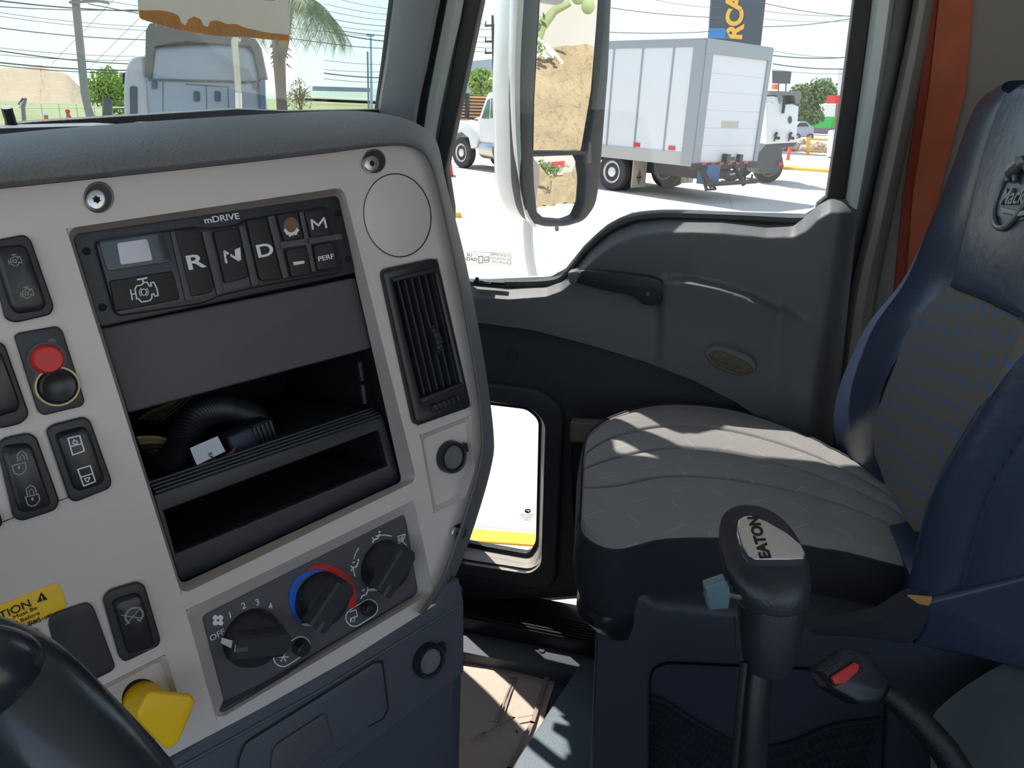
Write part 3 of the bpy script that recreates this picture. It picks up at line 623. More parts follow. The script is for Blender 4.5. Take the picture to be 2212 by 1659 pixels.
# back corner filler between door and rear wall
tag(MB().wbox(1.60, 1.64, -1.09, -.31, 1.0, 2.98, WALLG).build('wall_right'), kind='structure')
WR = Frame((1.60, 0, 1.8), (0, -1, 0), (0, 0, 1))
so_ = thing('orange_strap', WR.X(1960, 600, .01), 'wide dirty orange vinyl strap hanging on the grey wall beside the seat back', 'strap')
MB().plate(WR, [(2036, -170), (2112, -170), (2103, 0), (2086, 200), (2030, 420), (1990, 700), (1950, 700), (1972, 420), (2006, 200), (2028, 0)], .003, .009, ORANGE, .001).build('front_band', so_)
MB().plate(WR, [(2010, -170), (2036, -170), (2030, 0), (2008, 200), (1974, 420), (1952, 700), (1925, 700), (1950, 420), (1985, 200), (2008, 0)], .0, .004, mat('dark_orange_vinyl', (150, 60, 36), .7, var=.2, vscale=20), .001).build('folded_edge', so_)
wl = MB(); wl.wbox(-1.04, -1.0, -1.09, .84, 1.0, 1.95, WALLG); wl.wbox(-1.04, -1.0, -1.09, -.93, 1.95, 3.0, WALLG); wl.wbox(-1.04, -1.0, .62, .84, 1.95, 3.0, WALLG)
tag(wl.build('wall_left'), kind='structure')
tag(MB().wbox(-1.04, 1.60, .70, .84, 1.0, 2.20, WALLG).build('wall_front'), kind='structure')
# ---- A pillar
ap = MB()
AP = Frame((1.50, 0, 1.8), (0, -1, 0), (0, 0, 1))
l_ = smooth_path([(872, -170), (850, 0), (832, 130), (815, 245), (800, 420)], 20); r_ = smooth_path([(990, -170), (950, 0), (925, 130), (900, 250), (885, 420)], 20)
rows = []
for f, h in [(-.02, -.05), (0, -.004), (.06, .004), (.35, .008), (.65, .008), (.92, .004), (1, -.004), (1.02, -.05)]:
    rows.append([AP.X(a.x+(b.x-a.x)*f, a.y+(b.y-a.y)*f, h) for a, b in zip(l_, r_)])
ap.loft(rows, PAD); tag(ap.build('trim_4'), kind='structure')
bl = MB().plate(AP, [(858, -170), (874, -170), (852, 0), (834, 130), (818, 245), (806, 245), (822, 130), (838, 0)], -.06, -.006, RUB, .004)
tag(bl.build('trim_5'), kind='structure')
tag(MB().plate(DOOR, [(955, -170), (1012, -170), (975, 0), (905, 330), (890, 420), (860, 420), (905, 200), (945, 0)], -.03, -.004, DARKS, .003).build('trim_6'), kind='structure')
# ---- windscreen
WS = Frame((0, .652, 2.3), (1, 0, 0), (0, -.16, 1))
ws = MB(); ws.plate2(WS, [(-1.2, -.02), (1.60, -.02), (1.60, .62), (-1.2, .62)], 0, .005, GLASSW)
ws = tag(ws.build('window_1'), kind='structure')
st = MB(); st.plate(WS, [(26, 268), (30, 300), (500, 275), (840, 262), (840, 236), (620, 240), (512, 236), (100, 262)], -.002, .007, RUB, .001); st.build('seal', ws)
wp = MB(); wp.tube(smooth_path([WS.X(14, 232, .02), WS.X(20, 252, .02), WS.X(32, 275, .02), WS.X(80, 283, .02), WS.X(150, 278, .02)], 20), .0048, RUB, 10)
tag(wp.build('hooked_bracket'), 'small black hooked bracket standing at the lower left corner of the windscreen', 'bracket')
# sheet of paper taped to the windscreen
def thin(m, k):
    N = NB(m); tr = N.n('ShaderNodeBsdfTranslucent'); mx = N.n('ShaderNodeMixShader'); mx.inputs[0].default_value = k; o = m.node_tree.nodes['Material Output']
    c_ = N.b.inputs['Base Color']
    if c_.links: N.l(c_.links[0].from_socket, tr.inputs[0])
    else: tr.inputs[0].default_value = c_.default_value
    N.l(N.b.outputs[0], mx.inputs[1]); N.l(tr.outputs[0], mx.inputs[2]); N.l(mx.outputs[0], o.inputs[0]); return m
PAPER = thin(mat('dusty_paper', (226, 222, 214), .8, var=.05, vscale=30), .6); TAPE = thin(mat('brown_tape', (232, 190, 128), .5, var=.15, vscale=60), .7)
PF = Frame(WS.o+WS.n*.006, WS.u, WS.v)
pp = thing('paper_sheet', PF.X(460, 90), 'white paper sheet stuck to the windscreen with brown tape along its ragged lower edge', 'paper')
MB().plate(PF, [(296, -150), (622, -150), (624, 88), (585, 84), (470, 78), (380, 62), (318, 46), (302, 38), (299, 20)], 0, .0006, PAPER).build('sheet', pp)
jag = [(302, 22), (318, 23), (345, 22), (372, 27), (386, 34), (392, 50), (402, 55), (408, 42), (420, 36), (434, 42), (440, 56), (450, 58), (455, 46), (470, 44), (490, 52), (510, 52), (530, 60), (548, 64), (566, 68), (588, 72), (606, 73), (624, 76)]
low_ = [(624, 92), (585, 86), (530, 80), (470, 78), (420, 72), (370, 60), (318, 45), (306, 42), (302, 36)]
tp = MB().plate(PF, jag+low_, .0006, .0012, TAPE)
rr = random.Random(2)
for i in range(16):
    x = 330+i*18+rr.uniform(-4, 4); y = 30+(x-330)*.15; tp.stroke(PF, [(x, y+6), (x+rr.uniform(1, 6), y+14), (x+rr.uniform(2, 10), y+26)], rr.uniform(1.5, 4), PAPER, .0016)
tp.build('tape', pp); MB().stroke(PF, [(572, 0), (594, 1), (594, -12), (572, -12)], 1.5, GREYINK, .001, True).build('printed_box', pp)
# ---- passenger door
door = tag(bpy.data.objects.new('door_1', None), 'charcoal truck passenger door with window crank and low porthole window', kind='structure'); COL.objects.link(door); door.location = (DX, .1, 1.15)
# outer shell with two openings
WIN = [(1074, -330), (1038, 0), (960, 366), (955, 470), (975, 606), (1100, 601), (1190, 598), (1222, 580), (1262, 530), (1312, 485), (1365, 460), (1440, 453), (1600, 458), (1740, 462), (1762, 448), (1789, 420), (1818, 220), (1847, 0), (1882, -330)]
PORT = [(1014, 870), (1064, 868), (1142, 878), (1170, 905), (1165, 1170), (1146, 1206), (1014, 1183)]
sh = MB()
def dloop(F, px, h): return [F.P(a, b, h) for a, b in px]
outer = [(975, -680), (890, 330), (900, 1300), (1000, 1312), (1280, 1290), (1700, 1330), (1800, 640), (1856, 436), (1930, 0), (2060, -680)]
sh.plate(DOOR, outer, -.07, -.055, PAINTW, 0, holes=[WIN, PORT]); sh.build('outer_skin', door)
# black window channel along the front and rear
ch = MB().plate(DOOR, [(1052, -170), (1039, 0), (962, 366), (975, 450), (975, 606), (930, 606), (930, 380), (1004, 0), (1018, -170)], -.045, -.012, RUB, .003)
ch.build('front_run_channel', door)
ch = MB().plate(DOOR, [(1856, -170), (1896, -170), (1885, 0), (1856, 220), (1826, 425), (1800, 470), (1760, 470), (1768, 440), (1787, 425), (1818, 220), (1846, 0)], -.045, -.012, RUB, .003)
ch.build('rear_run_channel', door)
fw = MB()
def strip(b, F, L, R, prof, m, n=24):
    L = smooth_path(L, n); R = smooth_path(R, n)
    b.loft([[F.X(p.x+(q.x-p.x)*f, p.y+(q.y-p.y)*f, h) for p, q in zip(L, R)] for f, h in prof], m)
FRM = mat('pale_frame_paint', (196, 206, 208), .35, coat=.3)
strip(fw, DOOR, [(985, -170), (960, 0), (935, 130), (915, 250), (900, 420)], [(1022, -170), (1006, 0), (978, 130), (945, 290), (930, 420)], [(-.05, -.05), (0, -.012), (.15, -.002), (.6, -.002), (.9, -.01), (1, -.03)], FRM)
fw.build('front_frame', door)
fw = MB()
strip(fw, DOOR, [(1897, -170), (1884, 0), (1856, 220), (1828, 425), (1800, 620), (1770, 900)], [(1950, -170), (1931, 0), (1896, 240), (1860, 440), (1818, 640), (1780, 900)], [(-.02, -.04), (0, -.012), (.3, .004), (.8, .004), (1, -.01), (1.05, -.05)], FRM)
fw.build('rear_frame', door)
# sculpted inner panel
yt = [(960, 612), (1020, 612), (1100, 617), (1180, 611), (1215, 598), (1245, 572), (1280, 535), (1325, 500), (1380, 479), (1440, 472), (1560, 474), (1660, 484), (1715, 482), (1745, 466), (1770, 442), (1792, 430), (1830, 430), (1856, 432)]
yb = [(960, 676), (1040, 690), (1150, 705), (1280, 738), (1400, 772), (1520, 815), (1620, 862), (1700, 910), (1790, 985), (1860, 1060)]
yl = [(1428, 606), (1440, 600), (1465, 598), (1500, 601), (1560, 613), (1620, 630), (1660, 645), (1695, 662), (1740, 692), (1800, 740)]
def sstep(a, b, x): t = max(0, min(1, (x-a)/(b-a))); return t*t*(3-2*t)
def dh(x, y):
    t = interp(yt, x); d = y-t; h = 0
    h += -.03+.064*max(0, min(1, (d+6)/36.))**.85                                   # rolled top edge
    h += .012*sstep(1700, 1760, x)*(1-sstep(900, 1000, y))
    l = interp(yl, x)
    if x > 1395:
        wx = sstep(1425, 1450, x)*(1-sstep(1600, 1790, x))
        h += .05*sstep(-4, 15, y-l)*math.exp(-max(0, y-l-10)/110.)*wx
    # shallow dish around the crank
    r = math.hypot((x-1330)/170, (y-630)/70); h -= .014*math.exp(-r*r)*1.0
    l2 = 700+(x-1480)*.55; h += .006*sstep(-30, 30, y-l2)*sstep(1450, 1560, x)
    h -= .03*sstep(1815, 1860, x-(-.15)*(y-430))
    return h
nc, nr = 150, 64; rows = []
for j in range(nr):
    row = []
    for i in range(nc):
        s = i/(nc-1); x0 = 960+(1856-960)*s
        f = (j/(nr-1))**1.25
        ya, yb_ = interp(yt, x0), interp(yb, x0)+8
        y = ya+(yb_-ya)*f; x = x0-.105*max(0, y-432)*max(0, s-.3)/.7
        row.append(DOOR.X(x, y, dh(x0 if x0 < 1700 else x, y)))
    rows.append(row)
lip = [DOOR.X(960+(1856-960)*i/(nc-1), interp(yt, 960+(1856-960)*i/(nc-1))-1, -.03) for i in range(nc)]
pn = MB().loft([lip]+rows, DOORM); pn.build('upper_panel', door, sharp=1.2)
bz2 = MB()
gk = [(960, 600), (1020, 604), (1100, 604), (1185, 601), (1220, 585), (1262, 533), (1312, 488), (1365, 463), (1440, 455), (1600, 460), (1740, 465), (1775, 444)]
gp = smooth_path(gk, 70); bz2.loft([[DOOR.X(p.x, p.y+dy, h) for p in gp] for dy, h in [(-2, -.045), (0, -.02), (5, -.008), (14, -.006), (22, -.014), (26, -.03)]], RUBG); bz2.build('window_gasket', door)
lk = MB().plate(DOOR, [(1022, 606), (1090, 610), (1092, 618), (1024, 615)], .0, .012, DARKS, .002); lk.plate(DOOR, [(1026, 600), (1032, 600), (1036, 612), (1060, 612), (1060, 617), (1026, 615)], .012, .02, RUB, .001); lk.build('window_catch', door)
# dark lower panel with the porthole opening
lo = MB(); P_fr = [(985, 820), (1064, 831), (1166, 843), (1218, 885), (1201, 1262), (1168, 1278), (985, 1242)]
lo.plate(DOOR, [(930, 660), (1040, 682), (1150, 697), (1280, 730), (1400, 764), (1520, 807), (1620, 854), (1700, 902), (1790, 977), (1800, 1010), (1740, 1345), (1280, 1285), (1190, 1292), (985, 1298), (930, 1280)], -.05, .002, DOORD, .003, holes=[[(990, 840), (1064, 848), (1150, 860), (1195, 900), (1182, 1225), (1155, 1258), (990, 1228)]])
lo.build('lower_panel', door)
MB().cyl(DOOR, 1108, 768, .012, .002, .005, DOORD, 24, .0115, .001).build('plug', door)
pf = MB(); P_in = [(985, 850), (1064, 860), (1152, 874), (1186, 912), (1176, 1226), (1146, 1247), (985, 1222)]
P_gl = [(985, 860), (1064, 870), (1142, 879), (1169, 905), (1162, 1180), (1146, 1205), (985, 1176)]
pf.plate(DOOR, P_fr, .0, .022, DOORD, .008, holes=[P_in], r=.03, hr=.022); pf.build('porthole_frame', door)
rv = MB(); A = rounded(dloop(DOOR, P_in, .018), .022, 6); B = rounded(dloop(DOOR, P_gl, -.04), .016, 6)
rv.loft([[DOOR.W(x, y, .016) for x, y in A], [DOOR.W(x, y, -.04) for x, y in B]], mat('sunlit_reveal', (168, 160, 154), .6), True); rv.build('porthole_reveal', door)  # sunlight on the sill is put into this lighter reveal colour
gg = MB(); B2 = [( -999, 0)]
g_in = [(988, 868), (1064, 876), (1138, 885), (1163, 908), (1157, 1172), (1142, 1197), (988, 1169)]
gg.plate(DOOR, [(975, 848), (1064, 860), (1150, 868), (1180, 898), (1172, 1190), (1152, 1216), (975, 1188)], -.056, -.038, RUB, .002, holes=[g_in], r=.018, hr=.014); gg.build('porthole_gasket', door)
zs = onx(1090, 1200, 1.645).z
bot = MB().plate2(Frame((0, 0, zs), (1, 0, 0), (0, 1, 0)), [(1.628, .20), (1.628, .75), (1.675, .75), (1.675, .20)], -.02, 0, mat('crumpled_foil', (196, 194, 190), .25, metal=.8, bump=1.0, bscale=60, dist=.01)); bot.build('step_ledge', door)
yl_ = [onz(a, b, .01) for a, b in [(940, 1136), (1200, 1156), (1200, 1180), (940, 1162)]]
tag(MB().plate2(Frame((0, 0, 0), (1, 0, 0), (0, 1, 0)), [(p.x, p.y) for p in yl_], 0, .01, mat('line_yellow', (226, 158, 34), .6)).build('painted_line'), 'yellow painted line on the concrete seen through the low porthole window', 'road marking')
# window crank
cr_ = thing('window_crank', DOOR.X(1400, 632, .03), 'black window winder handle on the charcoal door below the side window', 'handle')
cb = MB(); k = DOOR.scale(1400, 632)
arm = [(1256, 584), (1300, 585), (1405, 597), (1432, 607), (1437, 628), (1428, 652), (1408, 662), (1388, 658), (1374, 645), (1355, 637), (1300, 627), (1248, 612), (1240, 608), (1246, 588)]
cb.plate(DOOR, arm, .034, .050, DARK, .004, r=.006); cb.cyl(DOOR, 1402, 634, .019, .02, .036, DARK, 28); cb.build('crank_arm', cr_)
MB().cyl(DOOR, 1400, 634, .0048, .050, .0525, STEELD, 20, .0044, .0006).build('crank_screw', cr_)
MB().plate(DOOR, [(1226, 588), (1244, 584), (1256, 590), (1242, 616), (1228, 612)], .028, .058, DOORM, .005, r=.004).build('knob_recess', cr_)
cr_.parent = door; cr_.matrix_parent_inverse = WM(door).inverted()
for kx in ('label', 'category'): del cr_[kx]
rl = MB().plate(DOOR, [(1520, 762), (1536, 748), (1560, 746), (1618, 768), (1636, 786), (1636, 802), (1615, 812), (1590, 814), (1536, 790)], .035, .066, DOORM, .006, r=.012)
rlo = rl.build('reflector_housing', door)
AMB = mat('smoked_amber_lens', (88, 80, 62), .2, bump=.8, bscale=160, var=.35, vscale=150, dist=.004)
MB().plate(DOOR, [(1530, 766), (1542, 758), (1560, 758), (1612, 782), (1628, 796), (1624, 806), (1596, 808), (1546, 788)], .064, .069, AMB, .0015, r=.008).build('lens', rlo)
gh = MB().plate(DOOR, [(1231, 912), (1300, 916), (1300, 958), (1231, 957)], .02, .05, mat('taupe_plastic', (120, 112, 98), .5), .004, r=.003)
gh.build('grab_handle', door)
gh = MB(); strip(gh, DOOR, [(1233, 962), (1236, 1100), (1248, 1200), (1290, 1262)], [(1300, 962), (1300, 1100), (1300, 1200), (1320, 1262)], [(0, .0), (.1, .03), (.4, .045), (.8, .045), (1, .03)], DARKS); gh.build('map_pocket', door)
# glass panes
wg = MB(); wg.plate(DOOR, WIN, -.058, -.053, GLASS); wg = tag(wg.build('window_2'), kind='structure')
pg = MB(); pg.plate(DOOR, P_gl, -.050, -.046, GLASS, r=.016); pg = tag(pg.build('window_3'), kind='structure')
fd = MB(); F3 = Frame(DOOR.o-DOOR.n*.0455, DOOR.u, DOOR.v)
for j in range(3):
    for i in range(44):
        x = 1018+i*3.3+(j % 2)*1.6; y = 1128+j*3.6+(x-1018)*.1; q = F3.P(x, y, 0); k = .0007*(1+.25*j); fd.plate2(F3, [(q[0]-k, q[1]), (q[0], q[1]-k), (q[0]+k, q[1]), (q[0], q[1]+k)], 0, .0002, BLKINK)
fd.stroke(F3, ellip(1140, 1104, 5, 3.4, 0, 12), 2.6, BLKINK, .0003, True); fd.plate(F3, [(1132, 1105), (1142, 1103), (1140, 1107)], 0, .0003, BLKINK)
rr = random.Random(9)
for j, wd in enumerate([17, 14, 13, 9, 7]): fd.stroke(F3, [(1139-wd, 1111+j*3.2-wd*.05), (1139+wd, 1111+j*3.2+wd*.05)], .9, GREYINK, .0003)
fd.build('glass_marking', pg)
# seat belt reminder sticker on the side glass
SG = Frame(DOOR.o-DOOR.n*.0525, DOOR.u, DOOR.v); INK = mat('sticker_ink', (120, 116, 110), .6)
sk = MB().text(SG, 'SU', 1014, 551, 7, INK, 0, 0, 'CENTER', 1.1, bold=.02).text(SG, 'SEGURIDAD', 1031, 561.5, 7, INK, 0, 0, 'RIGHT', 1.1, bold=.02)
for t, y in [('PÓNGASE EL', 553.5), ('CINTURÓN DE', 561.5), ('SEGURIDAD', 569)]: sk.text(SG, t, 1104, y, 5.6, INK, 0, 0, 'RIGHT', 1.0, bold=.004)
sk.stroke(SG, [(975, 543), (1104, 547), (1104, 572), (975, 572)], .7, GREYINK, .0003, True)
sk.stroke(SG, [(1034, 554), (1042, 553), (1042, 568), (1034, 568)], 1.6, INK, .0003, True); sk.stroke(SG, [(1045, 556), (1056, 555), (1057, 566), (1046, 567)], 1.3, INK, .0003, True); sk.stroke(SG, [(1047, 562), (1055, 562)], 2, INK, .0003)
sk.stroke(SG, [(1022, 548), (1034, 552)], .8, INK, .0003); sk.stroke(SG, [(1056, 553), (1068, 549), (1076, 549)], .8, INK, .0003)
tag(sk.build('seat_belt_sticker'), 'transparent seat belt reminder sticker with small grey lettering on the side window', 'sticker')
# ---- door sill and floor edge
si = MB()
SIL = Frame((0, 0, 1.19), (1, 0, 0), (0, 1, 0))
si.wbox(1.47, 1.60, -.55, .75, 1.10, 1.175, DARKS)
for k in range(7): si.wbox(1.475+k*.009, 1.479+k*.009, .12, .75, 1.175, 1.180, RUB)
si.wbox(1.40, 1.47, .05, .75, 1.10, 1.135, TRIM)
si.cyl2(Frame((0, 0, 0), (1, 0, 0), (0, 1, 0)), 1.455, .235, .007, 1.135, 1.139, STEELD, 16)
tag(si.build('trim_7'), kind='structure')
# ---- paper floor mat
pm = MB(); nx, ny = 40, 40
mp = [(970, 1312), (1100, 1325), (1234, 1356), (1200, 1440), (1135, 1660), (1060, 1900), (700, 1900)]
a0, a1, b1, b0 = onz(900, 1306, 1.105), onz(1234, 1354, 1.105), onz(1070, 1900, 1.105), onz(600, 1900, 1.105)
PM = mat('kraft_floor_paper', (176, 160, 148), .85, bump=.8, bscale=28, var=.1, vscale=14, dist=.004)
rows = []; rr = random.Random(1)
for j in range(ny):
    row = []
    for i in range(nx):
        u, v = i/(nx-1), j/(ny-1); p = (a0*(1-u)+a1*u)*(1-v)+(b0*(1-u)+b1*u)*v
        p = p+Vector((0, 0, .003*math.sin(7*u+9*v)+.002*math.sin(23*v-8*u)+rr.uniform(-.0007, .0007)))
        row.append(p)
    rows.append(row)
pm.loft(rows, PM); MF = Frame((1.2, .2, 1.110), (0, -1, 0), (1, 0, 0))
INKM = mat('mat_ink', (142, 128, 120), .9)
pmt = thing('paper_floor_mat', (1.3, .3, 1.1), 'crumpled tan paper mat with faint printed letters on the cab floor', 'floor mat')
pm.build('paper', pmt)
pi = MB()
pi.stroke(MF, [(1000, 1330), (1100, 1342), (1180, 1355), (1204, 1370), (1206, 1390), (1185, 1450), (1150, 1560), (1100, 1659), (1060, 1750)], 5, INKM, .003)
for L in [[(1085, 1352), (1106, 1380)], [(1091, 1350), (1110, 1378)], [(1108, 1352), (1122, 1376)], [(1113, 1352), (1127, 1375)], [(1046, 1328), (1082, 1350), (1060, 1344)], [(1100, 1462), (1116, 1464), (1076, 1560), (1062, 1558)], [(1108, 1468), (1070, 1556)], [(1050, 1582), (1112, 1550), (1100, 1548)], [(1015, 1600), (1048, 1582), (1040, 1592)], [(1078, 1422), (1104, 1430), (1080, 1434)], [(1078, 1446), (1100, 1440), (1098, 1452)], [(1120, 1550), (1150, 1545)]]: pi.stroke(MF, L, 2.6, INKM, .003)
pi.build('printed_lines', pmt)
# ---- floor ridge beside the pedestal (tunnel edge)
tu = MB(); tu.plate2(Frame((0, 0, 1.10), (1, 0, 0), (0, 1, 0)), [(.95, .26), (1.45, .135), (1.45, -.5), (.95, -.5)], 0, .05, mat('floor_vinyl', (88, 102, 112), .6, bump=.5, bscale=240), .012)
tag(tu.build('floor_riser'), 'raised grey textured floor step in front of the passenger seat box', 'floor step')
# ================================================================== PASSENGER SEAT
seat = thing('passenger_seat', (1.18, -.15, 1.45), 'blue and grey passenger seat with ribbed cloth cushion and crested vinyl backrest', 'seat')
SEATC = dashmat('grey_seat_cloth', (142, 140, 140), (170, 170, 172), 17, .42, .018, ((0.05, 1, 0), (1, 0, .25)))
SEATS = mat('dark_seat_cloth', (56, 58, 64), .85, bump=.5, bscale=800, spec=.2)
# cushion: traced outline of the top in plan, domed and ribbed
ZC = 1.795
near = [(1258, 1085), (1262, 1140), (1330, 1172), (1440, 1150), (1604, 1150), (1800, 1172), (1960, 1210), (1992, 1200)]
far_ = [(1262, 960), (1276, 925), (1330, 888), (1430, 865), (1560, 872), (1680, 905), (1800, 958), (1900, 1022), (1975, 1100)]
def seat_rows():
    n = 90; A = smooth_path(near, n); B = smooth_path(far_, n); R = []
    m_ = 210
    for j in range(m_):
        v = j/(m_-1); row = []
        for i in range(n):
            a, b = A[i], B[i]
            za, zb = ZC-.012, ZC+.0
            pa, pb = onz(a.x, a.y, za), onz(b.x, b.y, zb)
            p = pa*(1-v)+pb*v
            u = i/(n-1)
            z = ZC-.012*(1-v)
            # ribs run front to back
            g = 0
            for c in (.36, .57, .76, .97):
                c2 = c-.12*max(0, .25-u)*4*(c-.3)
                g += math.exp(-((v-c2)/.008)**2)*.9+math.exp(-((v-c2)/.045)**2)*.22
            g2 = math.exp(-((u-.70-.04*v)/.012)**2)*.3
            z += .0 - .012*g*sstep(-.02, .08, u) - .006*g2
            z -= .022*(1-sstep(0, .10, u))+.0*v
            z -= .012*math.exp(-((v-0)/.03)**2)+.008*math.exp(-((v-1)/.05)**2)
            row.append(Vector((p.x, p.y, z)))
        R.append(row)
    return R
R = seat_rows()
cu = MB(); cu.loft(R, SEATC)
per = [R[0][i] for i in range(90)] + [R[j][-1] for j in range(1, 210)] + [R[-1][i] for i in range(88, -1, -1)] + [R[j][0] for j in range(208, 0, -1)]
cx_ = sum((p.x for p in per))/len(per); cy_ = sum((p.y for p in per))/len(per)
def ring(f, z, out=0):
    return [Vector((cx_+(p.x-cx_)*f, cy_+(p.y-cy_)*f, p.z+z)) for p in per]
cu.build('cushion_top', seat, sharp=1.5)
cs = MB(); cs.loft([ring(1.0, 0), ring(1.012, .001), ring(1.02, -.008), ring(1.03, -.03), ring(1.03, -.06), ring(1.01, -.085), ring(.98, -.11), ring(.93, -.13)], SEATS, True); cs.build('cushion_side', seat, sharp=1.5)
pipe = MB().tube([p+Vector((0, 0, -.001)) for p in per[::2]]+[per[0]], .0022, SEATS, 6, False); pipe.build('piping', seat)
she = MB(); she.loft([ring(.965, -.118), ring(.985, -.125), ring(.985, -.138), ring(.90, -.165), ring(.8, -.17)], DARKS, True, True); she.build('seat_pan', seat)
# backrest: rows of (photo px, lateral position) from cushion level upwards
def bx(px, py, X): return onx(px, py, X)
def backrow(fo, fr, cl, cr, nr, nf, nb):
    """far outer, far ridge, cloth left, cloth right, near ridge, near side front seam, near side back"""
    return [bx(*fo, 1.44)+Vector((0, -.05, 0)), bx(*fo, 1.44), bx(*fr, 1.385), bx(*cl, 1.30), bx(*cr, 1.02)]
BV = BLUEV
far_out = [(1842, 1060), (1800, 985), (1788, 920), (1800, 840), (1832, 760), (1868, 690), (1940, 600), (1998, 480), (2048, 360), (2085, 260), (2118, 205), (2180, 172), (2300, 165), (2420, 180)]
far_in = [(1912, 1060), (1888, 985), (1880, 905), (1895, 830), (1930, 760), (1965, 705), (2040, 620), (2062, 560), (2085, 470), (2112, 350), (2142, 250), (2166, 200), (2200, 178), (2330, 172)]
n_ = 40
FO = smooth_path(far_out[:12], n_); FI = smooth_path(far_in[:12], n_)
rows = []
for f, X, dy in [(-.03, 1.455, -.10), (0, 1.44, -.02), (.10, 1.42, .004), (.4, 1.345, .010), (.75, 1.265, .008), (.95, 1.225, -.002), (1.02, 1.21, -.014)]:
    rows.append([bx(p.x+(q.x-p.x)*f, p.y+(q.y-p.y)*f, X)+Vector((0, dy*.6, 0)) for p, q in zip(FO, FI)])
MB().loft(rows, BV).build('far_bolster', seat, sub=1)
# upholstered centre: upper vinyl and lower cloth on one leaning plane
pA, pB, pC = bx(1885, 920, 1.215), bx(2166, 200, 1.215), bx(1990, 1100, 1.10)
u_ = (pC-pA); BK = Frame(pA, (-1, -.06, -.0), (pB-pA))
BKC = dashmat('tread_pattern_cloth', (112, 108, 104), (62, 112, 176), 36, .60, .17, (tuple(BK.u*.72+BK.v*.5), tuple(BK.v*.9-BK.u*.2)), weave=900, fade=1)
cl_ = [(1880, 905), (1895, 830), (1930, 760), (1965, 705), (2003, 655), (2046, 618), (2110, 642), (2192, 682), (2216, 700), (2180, 770), (2130, 865), (2076, 955), (2020, 1055), (1992, 1150), (1972, 1150), (1915, 1060), (1888, 985)]
MB().plate(BK, cl_, -.05, .004, BKC, .004).build('cloth_panel', seat)
up = [(2046, 620), (2064, 560), (2087, 470), (2114, 350), (2144, 250), (2168, 200), (2200, 178), (2420, 178), (2300, 480), (2216, 700), (2192, 684), (2110, 644)]
MB().plate(BK, up, -.05, .010, BV, .009).build('headrest_panel', seat)
# crest emblem
EMB = mat('worn_pewter', (126, 130, 132), .38, metal=.55, bump=.6, bscale=500, dist=.001)
em = MB(); FE = Frame(BK.o+BK.n*.0105, BK.u, BK.v); ec = (2190, 422)
k = FE.scale(*ec)*56; a, b = FE.P(*ec, 0)
em.loft([[FE.W(a+(k+r*math.cos(q))*math.cos(t), b+(k*1.02+r*math.cos(q))*math.sin(t), .002+r*math.sin(q)) for t in [2*math.pi*i/48 for i in range(48)]] for r, q in [(.0035, i*math.pi/4) for i in range(8)]]+[[FE.W(a+(k+.0035)*math.cos(t), b+(k*1.02+.0035)*math.sin(t), .002) for t in [2*math.pi*i/48 for i in range(48)]]], EMB, True)
em.plate(FE, ellip(ec[0], ec[1], 54, 56), .0, .001, BV)
em.build('emblem', seat)
em = MB(); em.text(FE, 'Mack', 2192, 426, 28, EMB, .0015, 8, depth=.003, bold=.012, shear=.15)
em.plate(FE, [(2158, 446), (2200, 456), (2240, 448), (2242, 458), (2200, 468), (2164, 460)], .001, .004, EMB, .001); em.build('emblem_lettering', seat)
em = MB()
em.tube([FE.X(2182, 378, .004), FE.X(2186, 368, .006), FE.X(2196, 358, .008), FE.X(2205, 350, .008), FE.X(2214, 344, .006)], [.006, .0085, .009, .008, .0055], EMB, 10)
em.tube([FE.X(2180, 374, .004), FE.X(2176, 392, .004)], [.004, .003], EMB, 8); em.tube([FE.X(2192, 374, .004), FE.X(2194, 392, .004)], [.004, .003], EMB, 8)
em.tube([FE.X(2212, 352, .004), FE.X(2224, 378, .004)], [.004, .003], EMB, 8); em.build('emblem_figure', seat)
# near bolster and wide side face
ridge = [(1945, 1330), (1952, 1290), (1968, 1215), (1985, 1140), (2012, 1050), (2068, 950), (2120, 862), (2170, 750), (2212, 655), (2260, 560), (2320, 430), (2380, 300)]
RG = smooth_path(ridge, n_)
rows = []
for dx, X, dy in [(60, 1.00, -.02), (22, .955, .0), (6, .93, .004), (0, .915, -.004), (12, .908, -.012), (60, .905, -.02), (110, .905, -.022), (113, .909, -.02), (118, .905, -.022), (260, .90, -.03), (330, .905, -.05)]:
    rr_ = []
    for i, p in enumerate(RG):
        s_ = 1.0 if dx <= 40 else 1.0+.35*(i/n_)
        q = bx(p.x+dx*s_*(1 if dx > 30 else 1), p.y+(dx*.12 if dx > 40 else 0), X); rr_.append(Vector((q.x, q.y+ (dy if dx < 40 else 0), q.z)))
    rows.append(rr_)
nbm = MB().loft(rows, BV); nbm.build('near_bolster', seat, sub=1)
nb2 = MB(); rows2 = []
pA_ = [(1968, 1290), (2010, 1292), (2000, 1310), (2010, 1400), (2080, 1420), (2600, 1200)]
st_ = MB()
for i in range(2, n_-1):
    p = RG[i]; q = bx(p.x+114*(1+.35*i/n_), p.y+114*.12, .9035); q2 = bx(p.x+114*(1+.35*(i+.5)/n_), (p.y+RG[i+1].y)/2+114*.12, .9035); st_.tube([q, q.lerp(q2, .9)], .0006, mat('navy_thread', (46, 58, 84), .6), 6)
st_.build('stitching', seat)
bf = MB(); SF = Frame((.89, -.3, 1.7), (0, -1, 0), (0, 0, 1))
bf.plate(SF, [(1956, 1300), (1990, 1290), (2012, 1310), (2012, 1330), (1985, 1380), (1960, 1392), (1880, 1380), (1760, 1372), (1740, 1360), (1820, 1352), (1900, 1335)], -.03, -.004, SEATS, .003)
